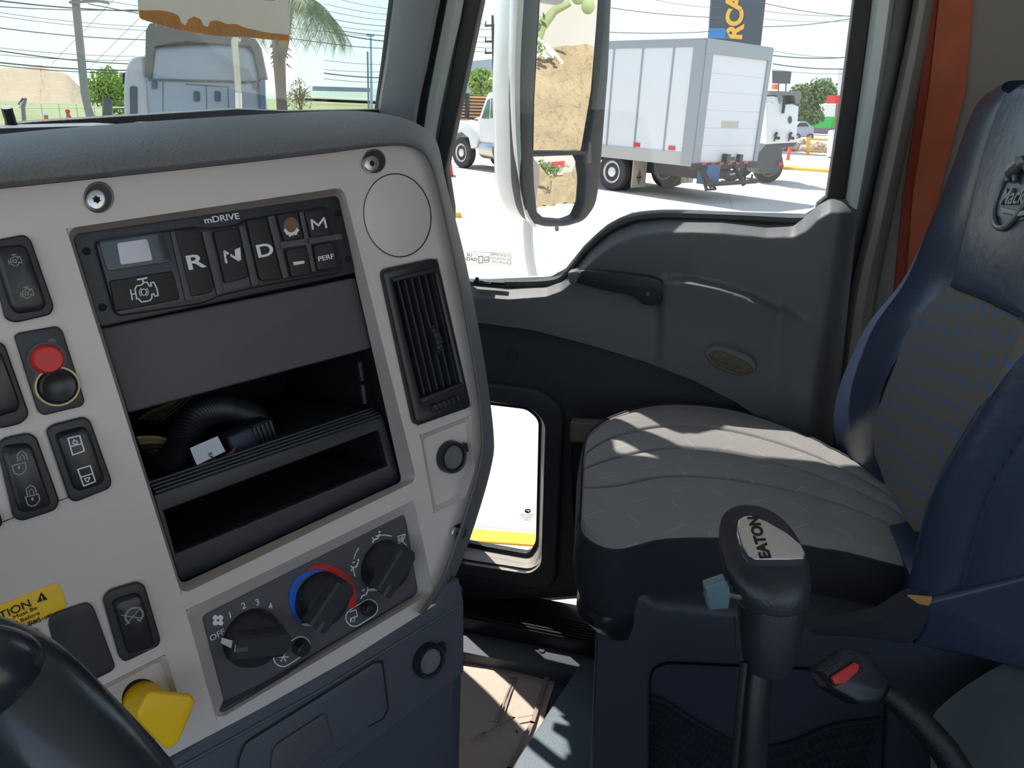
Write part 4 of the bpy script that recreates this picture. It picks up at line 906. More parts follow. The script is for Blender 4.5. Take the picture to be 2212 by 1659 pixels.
bf.plate(SF, [(1962, 1290), (2014, 1293), (2008, 1310), (1985, 1306)], -.006, .0, mat('foam_tan', (196, 150, 90), .9, bump=1, bscale=200), .001); bf.build('torn_corner', seat)
hb = MB(); hb.plate(SF, [(1990, 1300), (2016, 1296), (2600, 1150), (2600, 1560), (2400, 1500), (2100, 1420), (2030, 1408), (1975, 1395), (2000, 1350)], -.2, -.006, BV, .006); hb.build('backrest_skirt', seat)
# ================================================================== SEAT BOX
sb = seat
bx0 = .955; SBF = Frame((bx0, 0, 1.4), (0, -1, 0), (0, 0, 1))
ym = SBF.X(1292, 1240, 0).y
bxm = MB(); pk = [(1405, 1470), (1412, 1448), (1440, 1436), (1800, 1452), (1905, 1470), (1915, 1500), (1905, 1700), (1900, 2100), (1400, 2100)]
rows = []
L0 = SBF.P(1290, 1235, 0); L1 = SBF.P(1268, 1800, 0)
bo_ = [L0, SBF.P(1340, 1262, 0), SBF.P(1420, 1305, 0), SBF.P(1700, 1335, 0), SBF.P(2050, 1380, 0), SBF.P(2700, 1500, 0), SBF.P(2700, 2600, 0), SBF.P(1240, 2600, 0), L1]
bxm.plate2(SBF, bo_, -.50, 0, mat('seat_box_plastic', (62, 68, 80), .5, bump=.25, bscale=500), .012, holes=[rounded([SBF.P(a, b, 0) for a, b in pk], .012)])
bxm.build('seat_box', sb)
rc = MB(); q = rounded([SBF.P(a, b, 0) for a, b in pk], .012)
rc.loft([[SBF.W(a, b, -.002) for a, b in q], [SBF.W(a, b, -.012) for a, b in q]], DARKS, True); rc.plate2(SBF, q, -.02, -.012, mat('pocket_back', (50, 57, 72), .7)); rc.build('pocket_recess', sb)
NETM = mat('net_black', (26, 28, 32), .8)
nt_ = MB()
top = smooth_path([(1404, 1505), (1440, 1520), (1520, 1570), (1610, 1615), (1700, 1610), (1800, 1570), (1905, 1555)], 40)
pq = [SBF.P(p.x, p.y, -.004) for p in top]
nt_.tube([SBF.W(a, b, -.004) for a, b in pq], .004, NETM, 8)
for k in range(len(pq)-1):
    for j in range(14):
        for sg in (1, -1):
            a = pq[k]; y0 = a[1]-j*.011; x0 = a[0]+(.0055 if j % 2 else 0)
            nt_.tube([SBF.W(x0, y0, -.006), SBF.W(x0+sg*(pq[k+1][0]-a[0])*.5, y0-.011, -.006)], .0011, NETM, 3, False)
nt_.build('storage_net', sb)
# ================================================================== BUCKLE
bu = thing('seat_belt_buckle', at(1850, 1470, .78), 'black seat belt buckle with red release button on a stiff black stalk', 'buckle')
pB_ = at(1850, 1465, .80); BF = Frame(pB_, Vector(_hr @ np.linalg.inv(np.eye(3)) @ RM.T) if 0 else (RM @ nrm([1, .25, .15])), (RM @ nrm([.2, -1, .35])))
b = MB(); b.plate(BF, [(1773, 1450), (1845, 1402), (1882, 1408), (1931, 1476), (1931, 1500), (1897, 1521), (1862, 1525), (1798, 1491)], -.03, .0, DARKS, .006, r=.004)
b.plate(BF, [(1778, 1452), (1842, 1410), (1856, 1418), (1866, 1445), (1858, 1455), (1805, 1484)], 0, .003, RUB, .001, r=.002)
b.build('buckle_body', bu, sharp=.5); MB().plate(BF, [(1797, 1463), (1848, 1431), (1858, 1436), (1856, 1450), (1826, 1478), (1805, 1480)], .003, .008, RED, .0015, r=.002).build('release_button', bu)
MB().tube([at(1905, 1492, .81), at(1935, 1512, .81), at(1975, 1545, .80), at(2040, 1620, .79), at(2090, 1700, .78), at(2140, 1800, .78)], [.011, .0125, .014, .015, .015, .015], RUB, 14).build('stalk', bu)
# padded shroud on the engine tunnel at the lower right
sh = MB(); SHF = Frame(at(2150, 1560, .95), RM @ nrm([1, -.1, .1]), RM @ nrm([.1, -1, .5]))
rows = []
for j in range(12):
    v = j/11; row = []
    for i in range(16):
        u = i/15; p = (1950+u*(2500-1950)+30*math.sin(v*3), 1640-v*(250+u*60)+ (1-u)**3*120)
        row.append(SHF.X(2035+u*500-30*v, 2150-v*(690-u*(-140))+((1-u)**4)*90*v, .0+.05*math.sin(v*2.6)*math.sin(min(1, u*2)*1.4)))
    rows.append(row)
sh.loft(rows, mat('grey_felt', (70, 80, 84), .85, bump=.6, bscale=120, var=.25, vscale=25)); tag(sh.build('padded_cover', None, sub=1), 'dark grey padded cover at the lower right beside the seat base', 'cover')
# ================================================================== GEAR LEVER
gl = thing('gear_lever', at(1600, 1900, .62), 'black gear lever with leather grip and silver badge in front of the seat', 'gear lever')
HR = Vector(RM @ _hr) ; HF = Vector((HR.y*-1, HR.x, 0))
if HF.dot(Vector(RM[:, 2])) < 0: HF = -HF
def rings(tab, d, flat=1., n=36, mt=None, tilt=0.):
    rows = []
    for py, x0, x1, dd in tab:
        c = at((x0+x1)/2, py, d+dd); r = (x1-x0)/2*(d+dd)/FP
        rows.append([c+HR*(r*math.cos(t))+HF*(r*flat*math.sin(t))+Vector((0, 0, tilt*r*math.sin(t))) for t in [2*math.pi*i/n for i in range(n)]])
    return rows
g = MB(); g.loft(rings([(1122, 1590, 1640, .035), (1122, 1572, 1670, .03), (1134, 1559, 1700, .022), (1156, 1553, 1722, .014), (1185, 1553, 1738, .006), (1215, 1558, 1749, .0), (1245, 1566, 1752, 0), (1275, 1580, 1747, 0), (1300, 1590, 1741, 0)], .62, .85, tilt=.28), LEATH, True, True)
g.build('grip', gl, sub=1)
g = MB(); g.loft(rings([(1290, 1590, 1740, 0), (1310, 1592, 1739, 0), (1360, 1595, 1730, 0), (1410, 1599, 1720, 0), (1436, 1604, 1706, 0), (1448, 1622, 1690, 0)], .62, .9), DARK, True, True); g.build('sleeve', gl)
g = MB(); g.tube([at(1636, 1430, .625), at(1628, 1500, .625), at(1618, 1660, .625), at(1602, 1900, .63)], .0135, DARKS, 20); g.tube([at(1608, 1430, .61), at(1600, 1500, .61), at(1586, 1660, .61), at(1572, 1900, .61)], .003, DARKS, 8); g.build('shaft', gl)
bpn = Vector(RM @ nrm([-.10, -.72, -.62])); ptc = at(1665, 1168, .575)
uu = HR - bpn*HR.dot(bpn)
BP = Frame(ptc, uu, bpn.cross(uu))
Lpl = [(1595, 1122), (1606, 1115), (1622, 1113), (1655, 1124), (1700, 1150), (1732, 1176), (1741, 1196), (1736, 1206), (1700, 1208), (1632, 1208), (1616, 1200), (1603, 1180), (1593, 1147)]
g = MB(); g.plate(BP, Lpl, -.006, .0035, mat('chrome_rim', (190, 192, 200), .2, metal=.9), .0012); q = [(1665+(a-1665)*.95, 1166+(b-1166)*.94) for a, b in Lpl]; g.plate(BP, q, .0035, .0042, mat('brushed_badge', (196, 192, 186), .35, metal=.4), .0003)
g.text(BP, 'EATON', 1641, 1160, 18, BLKINK, .0044, 92, bold=.045, wide=1.05); bdg = g.build('badge', gl)
g = MB(); PF2 = Frame(at(1550, 1288, .60), HR, (0, 0, 1)); g.plate(PF2, [(1523, 1270), (1567, 1255), (1578, 1272), (1579, 1298), (1575, 1318), (1532, 1321), (1525, 1297)], -.012, .0, mat('blue_grey_plastic', (96, 122, 132), .4), .003); g.tube([PF2.X(1572, 1285, -.006), PF2.X(1600, 1290, -.006)], .003, STEELD, 10)
g.build('range_selector', gl, sharp=.5)
MB().plate(PF2, [(1586, 1335), (1590, 1335), (1588, 1395), (1585, 1395)], -.006, -.003, DARKS).build('trigger', gl)
# ================================================================== STEERING WHEEL
sw = thing('steering_wheel', at(60, 1700, .30), 'black steering wheel rim and spoke in the lower left foreground', 'steering wheel')
WH = mat('wheel_rubber', (38, 46, 56), .26, bump=.06, bscale=260, coat=.15)
MB().tube(smooth_path([at(-240, 1395, .325), at(-100, 1430, .315), (at(18, 1480, .305)), at(122, 1578, .30), at(265, 1735, .30), at(380, 1900, .30)], 30), [.0215]*30, WH, 28).build('rim', sw)
g = MB(); g.tube(smooth_path([at(-200, 1462, .28), at(-70, 1452, .285), at(-20, 1456, .29), at(10, 1465, .30)], 14), [.0175]*11+[.017, .016, .012], WH, 24); g.build('spoke', sw)
# ================================================================== SIDE MIRROR
MF0 = Vector(onx(1215, 300, 1.80)); 
mdir = Vector((math.sin(math.radians(214)), math.cos(math.radians(214)), -.075)).normalized()
mu = Vector((0, 0, 1)).cross(mdir).normalized(); MIR = Frame(MF0, mu, mdir.cross(mu))
mi = thing('side_mirror', MIR.X(1150, 600, 0), 'tall white truck side mirror with large and small glasses outside the passenger window', 'mirror')
FRG = mat('mirror_frame_grey', (66, 70, 76), .5, bump=.2, bscale=400)
Lh = [(1146, -200), (1300, -200), (1308, 0), (1304, 150), (1296, 300), (1290, 400), (1284, 450), (1262, 478), (1225, 491), (1175, 492), (1150, 482), (1138, 455), (1128, 400), (1124, 200), (1128, 0)]
Lh = [(1150, -225), (1335, -225), (1322, 0), (1316, 150), (1304, 300), (1296, 400), (1288, 445), (1264, 478), (1225, 490), (1180, 491), (1152, 482), (1136, 455), (1126, 400), (1122, 200), (1130, 0)]
g1 = [(1192, -190), (1312, -190), (1306, 0), (1302, 60), (1290, 200), (1268, 327), (1152, 327), (1154, 220), (1166, 0)]
g2 = [(1154, 337), (1262, 332), (1266, 380), (1262, 440), (1250, 470), (1222, 478), (1180, 474), (1162, 458), (1156, 400)]
m = MB(); m.plate(MIR, Lh, -.03, .008, FRG, .006, holes=[g1, g2], r=.02, hr=.006); m.build('frame', mi)
m = MB(); rows = []
loop = rounded([MIR.P(a, b, 0) for a, b in Lh], .02, 5); ccx = sum(p[0] for p in loop)/len(loop); ccy = sum(p[1] for p in loop)/len(loop)
for f, h in [(1.0, -.015), (1.01, -.03), (1.0, -.08), (.85, -.115), (.5, -.13), (.1, -.135)]: rows.append([MIR.W(ccx+(a-ccx)*f, ccy+(b-ccy)*(1+(f-1)*.3), h) for a, b in loop])
sh_ = [(1098, -200), (1150, -200), (1133, 0), (1126, 200), (1129, 400), (1138, 455), (1152, 480), (1165, 492), (1143, 488), (1124, 462), (1112, 400), (1100, 280), (1095, 150), (1097, 0)]
m.loft(rows, PAINTW, True)
m.build('shell', mi)
m = MB(); SH2 = smooth_path([(1104, -200), (1098, 0), (1095, 150), (1100, 280), (1112, 400), (1126, 462), (1146, 489)], 24); SH3 = smooth_path([(1150, -200), (1132, 0), (1124, 150), (1124, 280), (1130, 400), (1140, 458), (1160, 491)], 24)
m.loft([[MIR.X(p.x+(q.x-p.x)*f, p.y+(q.y-p.y)*f, h) for p, q in zip(SH2, SH3)] for f, h in [(.2, -.14), (0, -.09), (0.02, -.05), (.25, -.015), (.6, .002), (1, .007), (1.1, -.01)]], PAINTW); m.build('side_fairing', mi)
MG = mat('mirror_glass', (235, 240, 240), .01, metal=1.)
MB().plate(MIR, [(a+(1225-a)*.0, b) for a, b in g1], -.010, -.004, MG).build('main_glass', mi)
m = MB(); q = [MIR.P(a, b, 0) for a, b in g2]; c0_ = (sum(p[0] for p in q)/len(q), sum(p[1] for p in q)/len(q)); q = rounded(q, .006, 5); NR = 10
rowsm = []
for i in range(NR+1):
    f = i/NR*.999+.001; rowsm.append([MIR.W(c0_[0]+(a-c0_[0])*f, c0_[1]+(b-c0_[1])*f, -.002-((((a-c0_[0])**2+(b-c0_[1])**2)*f*f)/(2*.55))) for a, b in q])
m.loft(rowsm, MG, True); m.build('convex_glass', mi)
MB().plate(MIR, [(1150, 327), (1268, 326), (1266, 334), (1152, 338)], -.006, .004, DARKS, .001).build('divider', mi)
m = MB(); m.tube(smooth_path([MIR.X(1140, 470, -.05), MIR.X(1141, 520, -.05), MIR.X(1146, 570, -.05), MIR.X(1158, 620, -.05), MIR.X(1185, 700, -.06)], 20), .0125, PAINTW, 16); m.build('arm', mi)
MB().tube([MIR.X(1202, 484, -.015), MIR.X(1203, 498, -.015)], .005, STEELD, 10).build('bolt', mi)
def gd(px, py): return -CAM[2]/ray(px, py)[2]
def foot(px, py, d): p = at(px, py, d); return Vector((p.x, p.y, 0))
# ================================================================== OUTSIDE: ground
GC = mat('sunlit_concrete', (192, 181, 168), .9, bump=.3, bscale=8, var=.07, vscale=1.2)
GG = mat('dry_field_grass', (128, 134, 92), .95, bump=.8, bscale=3, var=.35, vscale=.25, dist=.2)
def slab(name, pts, z0, z1, m, kind=None, **k):
    o = MB().plate2(Frame((0, 0, 0), (1, 0, 0), (0, 1, 0)), pts, z0, z1, m).build(name)
    return tag(o, kind=kind, **k)
slab('ground', [(-60, -140), (320, -220), (320, 30), (60, 30), (24, 24), (8, 26), (-60, 40)], -.2, 0, GC, 'structure')
slab('ground_field', [(-60, 40), (8, 26), (24, 24), (60, 30), (320, 30), (320, 400), (-60, 400)], -.3, -.02, GG, 'structure')
pv = MB()
for i in range(7): pv.wbox(6+i*6, 6.03+i*6, -40, 24, .0, .003, mat('joint_grey', (170, 164, 156), .9))
for j in range(9): pv.wbox(3, 60, -38+j*6.2, -37.97+j*6.2, .0, .003, mat('joint_grey', (170, 164, 156), .9))
tag(pv.build('ground_joints'), kind='structure')
# ================================================================== white box truck
YAW = .60
tA = Vector((19.1, .33, 0)); td = Vector((math.sin(YAW), math.cos(YAW), 0)); tw_ = Vector((td.y, -td.x, 0)); TW = 3.1
def zat(p, px, py):
    """height above p (ground point) where photo row py is"""
    lo_, hi_ = -5., 60.
    for _ in range(50):
        z = (lo_+hi_)/2; c = RM.T @ (np.array((p.x, p.y, z))-CAM)
        if CY+FP*c[1]/c[2] > py: lo_ = z
        else: hi_ = z
    return z
def proj(p):
    c = RM.T @ (np.array(p)-CAM); return CX+FP*c[0]/c[2], CY+FP*c[1]/c[2]
tA = onz(1482, 436, 0)*1.0; tA.z = 0
tB = tA+td*7.6; tC = tA+tw_*TW
zb0, zb1 = zat(tA, 0, 357), zat(tA, 0, 86)
tk = thing('box_truck', tA+td*3+tw_*1.2, 'white box truck with grey corner posts and roll-up door parked across the yard', 'truck')
SIDE = Frame(tA, -td, (0, 0, 1)); BACK = Frame(tA, tw_, (0, 0, 1))
if SIDE.n.dot(Vector(CAM)-tA) < 0: SIDE = Frame(tA, td, (0, 0, 1))
if BACK.n.dot(Vector(CAM)-tA) < 0: BACK = Frame(tA, -tw_, (0, 0, 1))
sS = 1 if SIDE.u.dot(td) > 0 else -1; sB = 1 if BACK.u.dot(tw_) > 0 else -1
BOXW = mat('truck_box_white', (214, 216, 220), .4, var=.03, vscale=2); BOXG = mat('truck_frame_grey', (146, 152, 158), .45); CHS = mat('chassis_black', (44, 46, 50), .6); TYRE = mat('tyre_rubber', (62, 60, 60), .8, bump=.4, bscale=30); ALU = mat('aluminium_wheel', (214, 216, 220), .25, metal=.7)
def sbox(b, F, sg, a0, a1, z0, z1, h0, h1, m): b.box(F, min(sg*a0, sg*a1), max(sg*a0, sg*a1), z0, z1, h0, h1, m)
b = MB(); sbox(b, SIDE, sS, .02, 7.6, zb0, zb1, -TW, 0, BOXW); b.build('cargo_box', tk)
b = MB(); sbox(b, SIDE, sS, 0, 7.6, zb1-.16, zb1+.04, -TW, .03, BOXG); sbox(b, SIDE, sS, -.02, 7.6, zb0-.03, zb0+.3, -.05, .03, mat('bed_rail', (176, 176, 172), .5)); sbox(b, SIDE, sS, -.04, .30, zb0, zb1, -.05, .045, BOXG)
b.build('box_rails', tk)
for k in range(7):
    a0 = .9+k*1.02; b = MB(); sbox(b, SIDE, sS, a0, a0+.05, zb0+.28, zb1-.15, -.02, .02, BOXG); b.build('side_post', tk)
for a0 in (.55, 1.75): b = MB(); sbox(b, SIDE, sS, a0, a0+.2, zb0+.34, zb0+.44, 0, .035, RED); b.build('marker_light', tk)
b = MB(); sbox(b, BACK, sB, .02, .34, zb0-.02, zb1, -.05, .06, BOXG); sbox(b, BACK, sB, TW-.16, TW+.02, zb0-.02, zb1, -.05, .06, BOXG); sbox(b, BACK, sB, 0, TW, zb1-.3, zb1+.04, -.05, .07, BOXG); sbox(b, BACK, sB, 0, TW, zb0-.12, zb0+.05, -.05, .1, CHS); b.build('rear_frame', tk)
b = MB(); hgt = (zb1-.3-zb0-.05)
for k in range(6): sbox(b, BACK, sB, .34, TW-.16, zb0+.05+hgt*k/6+.002, zb0+.05+hgt*(k+1)/6-.002, -.02, .02, BOXW)
rd = b.build('roll_up_door', tk)
b = MB(); sbox(b, BACK, sB, 1.15, 1.95, zb0+.95, zb0+1.12, .02, .03, mat('beige_plate', (186, 180, 166), .5)); b.build('plate', rd)
for k in range(6): b = MB(); sbox(b, BACK, sB, .36+k*.4, .56+k*.4, zb0+.0, zb0+.07, .1, .115, RED); b.build('reflector', tk)
b = MB(); sbox(b, BACK, sB, 1.35, 1.52, zb0+.05, zb0+.28, .05, .2, DARKS); sbox(b, BACK, sB, 1.5, 1.75, zb0+.1, zb0+.2, .05, .2, DARKS); b.build('door_latch', tk); b = MB(); sbox(b, BACK, sB, 2.05, 2.2, zb0+.05, zb0+.26, .05, .16, DARKS); b.build('door_latch', tk)
b = MB(); sbox(b, SIDE, sS, -.0, 11.2, .75, 1.05, -1.85, -.85, CHS); sbox(b, SIDE, sS, 0, 3.4, .55, zb0, -1.9, -.7, CHS); b.build('chassis', tk)
# lift gate frame
b = MB()
for w0 in (.35, 1.9): b.tube([BACK.W(sB*w0, zb0-.05, .1), BACK.W(sB*w0, .42, .5)], .06, CHS, 8)
b.tube([BACK.W(sB*.35, zb0, .05), BACK.W(sB*.35, .34, .35), BACK.W(sB*.75, .34, .35), BACK.W(sB*.75, zb0-.3, .1)], .045, CHS, 8); b.tube([BACK.W(sB*.2, .5, .5), BACK.W(sB*2.5, .5, .5)], .06, CHS, 8)
sbox(b, BACK, sB, .5, 1.1, .45, .95, -.1, .2, mat('blue_step', (40, 92, 140), .5)); b.tube([BACK.W(sB*2.5, zb0, .1), BACK.W(sB*2.55, .4, .1), BACK.W(sB*2.9, .4, .1), BACK.W(sB*2.9, zb0-.3, .1)], .03, CHS, 8)
b.build('lift_gate', tk)
def wheel(F, a, z, r, h, wd, parent, rim=True):
    t = MB(); c = F.W(a, z, h)
    t.lathe(c-F.n*wd, F.n, [(r*.6, 0), (r*.93, 0), (r, wd*.15), (r, wd*.85), (r*.94, wd), (r*.62, wd*1.02), (r*.6, wd*.9)], TYRE, 36); o = t.build('wheel', parent)
    t = MB(); t.lathe(c-F.n*wd*.6, F.n, [(r*.61, .0), (r*.61, wd*.59), (r*.57, wd*.62), (r*.54, wd*.52), (r*.30, wd*.4), (r*.26, wd*.55), (r*.18, wd*.6), (.01, wd*.6)], ALU, 32)
    for i in range(10):
        q = 2*math.pi*i/10; t.lathe(c-F.n*wd*.6+F.u*(r*.38*math.cos(q))+F.v*(r*.38*math.sin(q))+F.n*wd*.3, F.n, [(r*.04, 0), (r*.04, wd*.12)], CHS, 8)
    t.build('rim', o)
wa = onz(1322, 440, 0); wpos = (wa-tA).dot(td)
wheel(SIDE, sS*2.75, .52, .52, -.05, .28, tk); wheel(SIDE, sS*2.75, .52, .52, -.42, .28, tk); wheel(SIDE, sS*2.75, .52, .52, -TW+.6, .28, tk); wheel(SIDE, sS*2.75, .52, .52, -TW+.3, .28, tk)
# mud flaps with diamond badge
for px0, w0, h0, z0, z1, nm in [(0, .0, -.08, .16, .98, 1), (1, 0, -TW+.7, .2, .98, 1)]:
    a0 = 1.95; b = MB(); FB = Frame(SIDE.W(sS*a0, 0, h0), BACK.u, (0, 0, 1)); sg = sB
    b.box(FB, min(-sB*.05, sB*.56), max(-sB*.05, sB*.56), z0, z1, -.015, .015, mat('mud_flap', (176, 172, 160), .7)); fo = b.build('mud_flap', tk)
    b = MB(); cx2, cz = sB*.255, z0+.28; dm = lambda s_, h_, mm: b.plate2(FB, [(cx2, cz-.21*s_), (cx2+.12*s_, cz), (cx2, cz+.21*s_), (cx2-.12*s_, cz)], .015, h_, mm)
    dm(1, .018, CHS); dm(.82, .020, mat('badge_orange', (206, 104, 66), .5)); b.box(FB, cx2-.1, cx2+.1, cz-.02, cz+.02, .018, .022, CHS); b.box(FB, cx2-.02, cx2+.02, cz-.1, cz+.1, .018, .022, CHS); b.build('diamond_badge', fo)
# cab
CB = Frame(SIDE.W(sS*7.75, 0, -.15), SIDE.u, (0, 0, 1))
def cbx(pts, h0, h1, m, bv=.05, holes=()): return MB().plate2(CB, [(sS*a, z) for a, z in pts], h0, h1, m, bv, [[(sS*a, z) for a, z in L] for L in holes])
cbx([(0, .95), (1.15, .95), (1.25, 1.55), (1.22, 1.75), (.85, 2.45), (.75, 2.55), (0, 2.6)], -2.2, 0, PAINTW, .06, ).build('cab', tk)
b = cbx([(.25, 1.75), (.62, 1.75), (.58, 2.38), (.25, 2.4)], .0, .015, mat('cab_window', (92, 120, 112), .1), .005); b.plate2(CB, [(sS*a, z) for a, z in [(.67, 1.72), (1.05, 1.72), (.78, 2.3), (.64, 2.36)]], 0, .015, MATS['cab_window'], .005); b.build('cab_window', tk)
b = cbx([(1.2, 1.0), (1.3, 1.3), (1.7, 1.55), (2.3, 1.6), (2.75, 1.35), (2.85, .75), (2.75, .55), (2.72, .85), (2.5, 1.15), (2.1, 1.22), (1.7, 1.05), (1.55, .7), (1.25, .75)], -.5, .06, PAINTW, .05); b.plate2(CB, [(sS*a, z) for a, z in [(1.15, .9), (1.2, 1.85), (1.5, 1.8), (2.5, 1.55), (2.8, 1.25), (2.85, .8)]], -1.8, -.35, PAINTW, .08); b.build('hood', tk)
b = MB(); b.box(CB, min(sS*.08, sS*.16), max(sS*.08, sS*.16), 1.25, 1.55, .0, .03, DARKS); b.build('door_handle', tk)
b = MB(); b.box(CB, min(sS*2.25, sS*2.42), max(sS*2.25, sS*2.42), 1.3, 1.36, .06, .07, ORANGE); b.build('turn_signal', tk)
b = MB(); b.tube([CB.W(sS*1.25, 1.65, .0), CB.W(sS*1.5, 1.7, .3)], .02, DARKS, 8); b.box(CB, min(sS*1.42, sS*1.58), max(sS*1.42, sS*1.58), 1.7, 2.5, .25, .33, DARKS); b.build('cab_mirror', tk)
b = MB(); b.lathe(CB.W(sS*-.5, .72, -.25), CB.u*sS, [(.28, 0), (.3, .05), (.3, 1.6), (.28, 1.65)], mat('dark_tank', (70, 66, 66), .3, metal=.5), 28); b.lathe(CB.W(sS*.4, .72, -.25), CB.u*sS, [(.3, 0), (.31, .03), (.31, .7), (.3, .75)], STEEL, 28); b.build('fuel_tank', tk)
wheel(CB, sS*2.15, .52, .52, .02, .3, tk); wheel(CB, sS*2.15, .52, .52, -1.7, .3, tk)
# ================================================================== vegetation helpers
LEAFY = mat('bright_leaves', (150, 176, 88), .7, var=.3, vscale=1.5); LEAFD = mat('olive_leaves', (112, 130, 78), .8, var=.3, vscale=1.5); BARK = mat('bark', (116, 104, 92), .9, bump=.6, bscale=20)
def foliage(name, c, rx, ry, rz, n, size, m, parent=None, seed=1):
    r = random.Random(seed); b = MB(); vs = []; fs = []
    blobs = [(r.uniform(-.55, .55), r.uniform(-.55, .55), r.uniform(-.5, .6), r.uniform(.35, .6)) for _ in range(12)]
    for i in range(n):
        bx_, by_, bz_, br = r.choice(blobs); d = Vector((r.gauss(0, 1), r.gauss(0, 1), r.gauss(0, 1))).normalized()*br*r.uniform(.6, 1.05)
        p = Vector((c.x+(bx_+d.x)*rx, c.y+(by_+d.y)*ry, c.z+(bz_+d.z)*rz)); a = Vector((r.gauss(0, 1), r.gauss(0, 1), r.gauss(0, 1))).normalized()*size*r.uniform(.6, 1.3); q = a.orthogonal().normalized()*a.length*.7
        q = Matrix.Rotation(r.uniform(0, 6), 3, a.normalized()) @ q
        k = len(vs); vs += [p-a, p+q*.6, p+a, p-q*.6]; fs.append((k, k+1, k+2, k+3))
    b.add(vs, fs, m); return b.build(name, parent)
def tree(name, px, py0, py1, wpx, d, m, label, cat='tree', group=None, n=1600, size=.2, seed=1, bare=False, base=0.):
    ct = at(px, (py0+py1)/2, d); h = (py1-py0)/FP*d; wd = wpx/FP*d
    t = thing(name, (ct.x, ct.y, base), label, cat, group)
    foliage('crown', ct, wd/2, wd/2, h/2, n, size, m, t, seed)
    b = MB(); r = random.Random(seed); top_ = ct+Vector((0, 0, h*.2)); b.tube([Vector((ct.x, ct.y, base)), Vector((ct.x+.05, ct.y, ct.z-h*.3)), top_], [.16, .12, .05], BARK, 8)
    for i in range(9):
        q = Vector((r.uniform(-.4, .4)*wd, r.uniform(-.4, .4)*wd, r.uniform(0, .45)*h)); b.tube([Vector((ct.x, ct.y, ct.z-h*.35)), ct+q*.5, ct+q], [.07, .04, .015], BARK, 6)
    b.build('trunk', t); return t
# ---- left: field, dirt mound, bush, fence
sil = [(-190, 230), (-110, 185), (-60, 168), (0, 148), (20, 145), (45, 146), (80, 140), (90, 141), (108, 150), (140, 158), (165, 180), (185, 205), (215, 262)]
SP = smooth_path(sil, 70); rows = []; rr = random.Random(4)
rows.append([at(p.x+5, min(262, p.y+40), 112) for p in SP])
for f in [i/16 for i in range(17)]:
    rows.append([at(p.x+rr.uniform(-.6, .6)*(0 < f < 1), p.y+(272-p.y)*f+rr.uniform(-.5, .5)*(0 < f < 1), 96-26*f+rr.uniform(-.45, .45)*(f > 0)) for p in SP])
md = MB().loft(rows, mat('dry_earth', (158, 140, 118), .95, bump=.8, bscale=1.2, var=.14, vscale=.5, dist=.2)); tag(md.build('dirt_mound', sharp=1.5), 'large mound of dry tan earth beyond the fence at far left', 'mound')
tree('leafy_bush', 232, 150, 250, 105, 55, LEAFY, 'bright green bush between the utility pole and the blue-grey truck cab', 'bush', n=3600, size=.16, seed=3)
fe = thing('wire_fence', at(150, 240, 48), 'thin pale wire fence running behind the two workers', 'fence')
FW_ = mat('pale_galvanised', (200, 204, 196), .5, metal=.2); b = MB()
for y in (232, 258): b.tube([at(-150, y+4, 48), at(60, y+1, 48), at(270, y, 48)], .035, FW_, 6)
b.build('rail', fe)
for i, x in enumerate(range(-140, 275, 38)):
    b = MB(); p = at(x, 224, 48); b.tube([p, Vector((p.x, p.y, 0))], .035, FW_, 6); b.build('post', fe)
up_ = thing('utility_pole', onz(200, 300, 0) if 0 else at(182, 262, 28), 'leaning grey concrete utility pole left of the blue-grey truck cab', 'pole')
POLE = mat('grey_pole', (128, 126, 122), .85, bump=.3, bscale=20, var=.1, vscale=3)
b = MB(); b.tube([at(205, 330, 28), at(196, 255, 28), at(189, 230, 28), at(183, 200, 28), at(172, 90, 28), at(162, -10, 28), at(150, -120, 28)], [.17, .15, .13, .14, .14, .14, .12], POLE, 14); b.build('shaft', up_)
b = MB()
for p, q in [((150, 5), (215, 2)), ((150, -8), (235, 6))]: b.tube([at(*p, 27.8), at(*q, 27.8)], .05, POLE, 8)
b.tube([at(198, 0, 27.8), at(205, -8, 27.8), at(212, 0, 27.8)], .03, DARKS, 8); b.build('bracket', up_)
sk_ = tag(MB().tube([foot(232, 320, 22), at(232, 300, 22), at(232, 214, 22)], [.14, .14, .13], mat('dusty_black', (70, 74, 70), .6), 14).build('exhaust_stack'), 'short dark grey vertical stack rising behind the dashboard beside the bush', 'stack')
tg = thing('tool_mast', at(46, 290, 20), 'grey forked metal mast rising above the dashboard at far left', 'mast'); b = MB(); b.tube([foot(48, 300, 20), at(50, 232, 20), at(56, 212, 20)], [.06, .05, .03], STEELD, 8); b.tube([at(26, 235, 20), at(42, 232, 20), at(46, 222, 20)], .025, FW_, 6); b.tube([at(40, 226, 20), at(50, 212, 20)], .03, STEELD, 6); b.build('fork', tg)
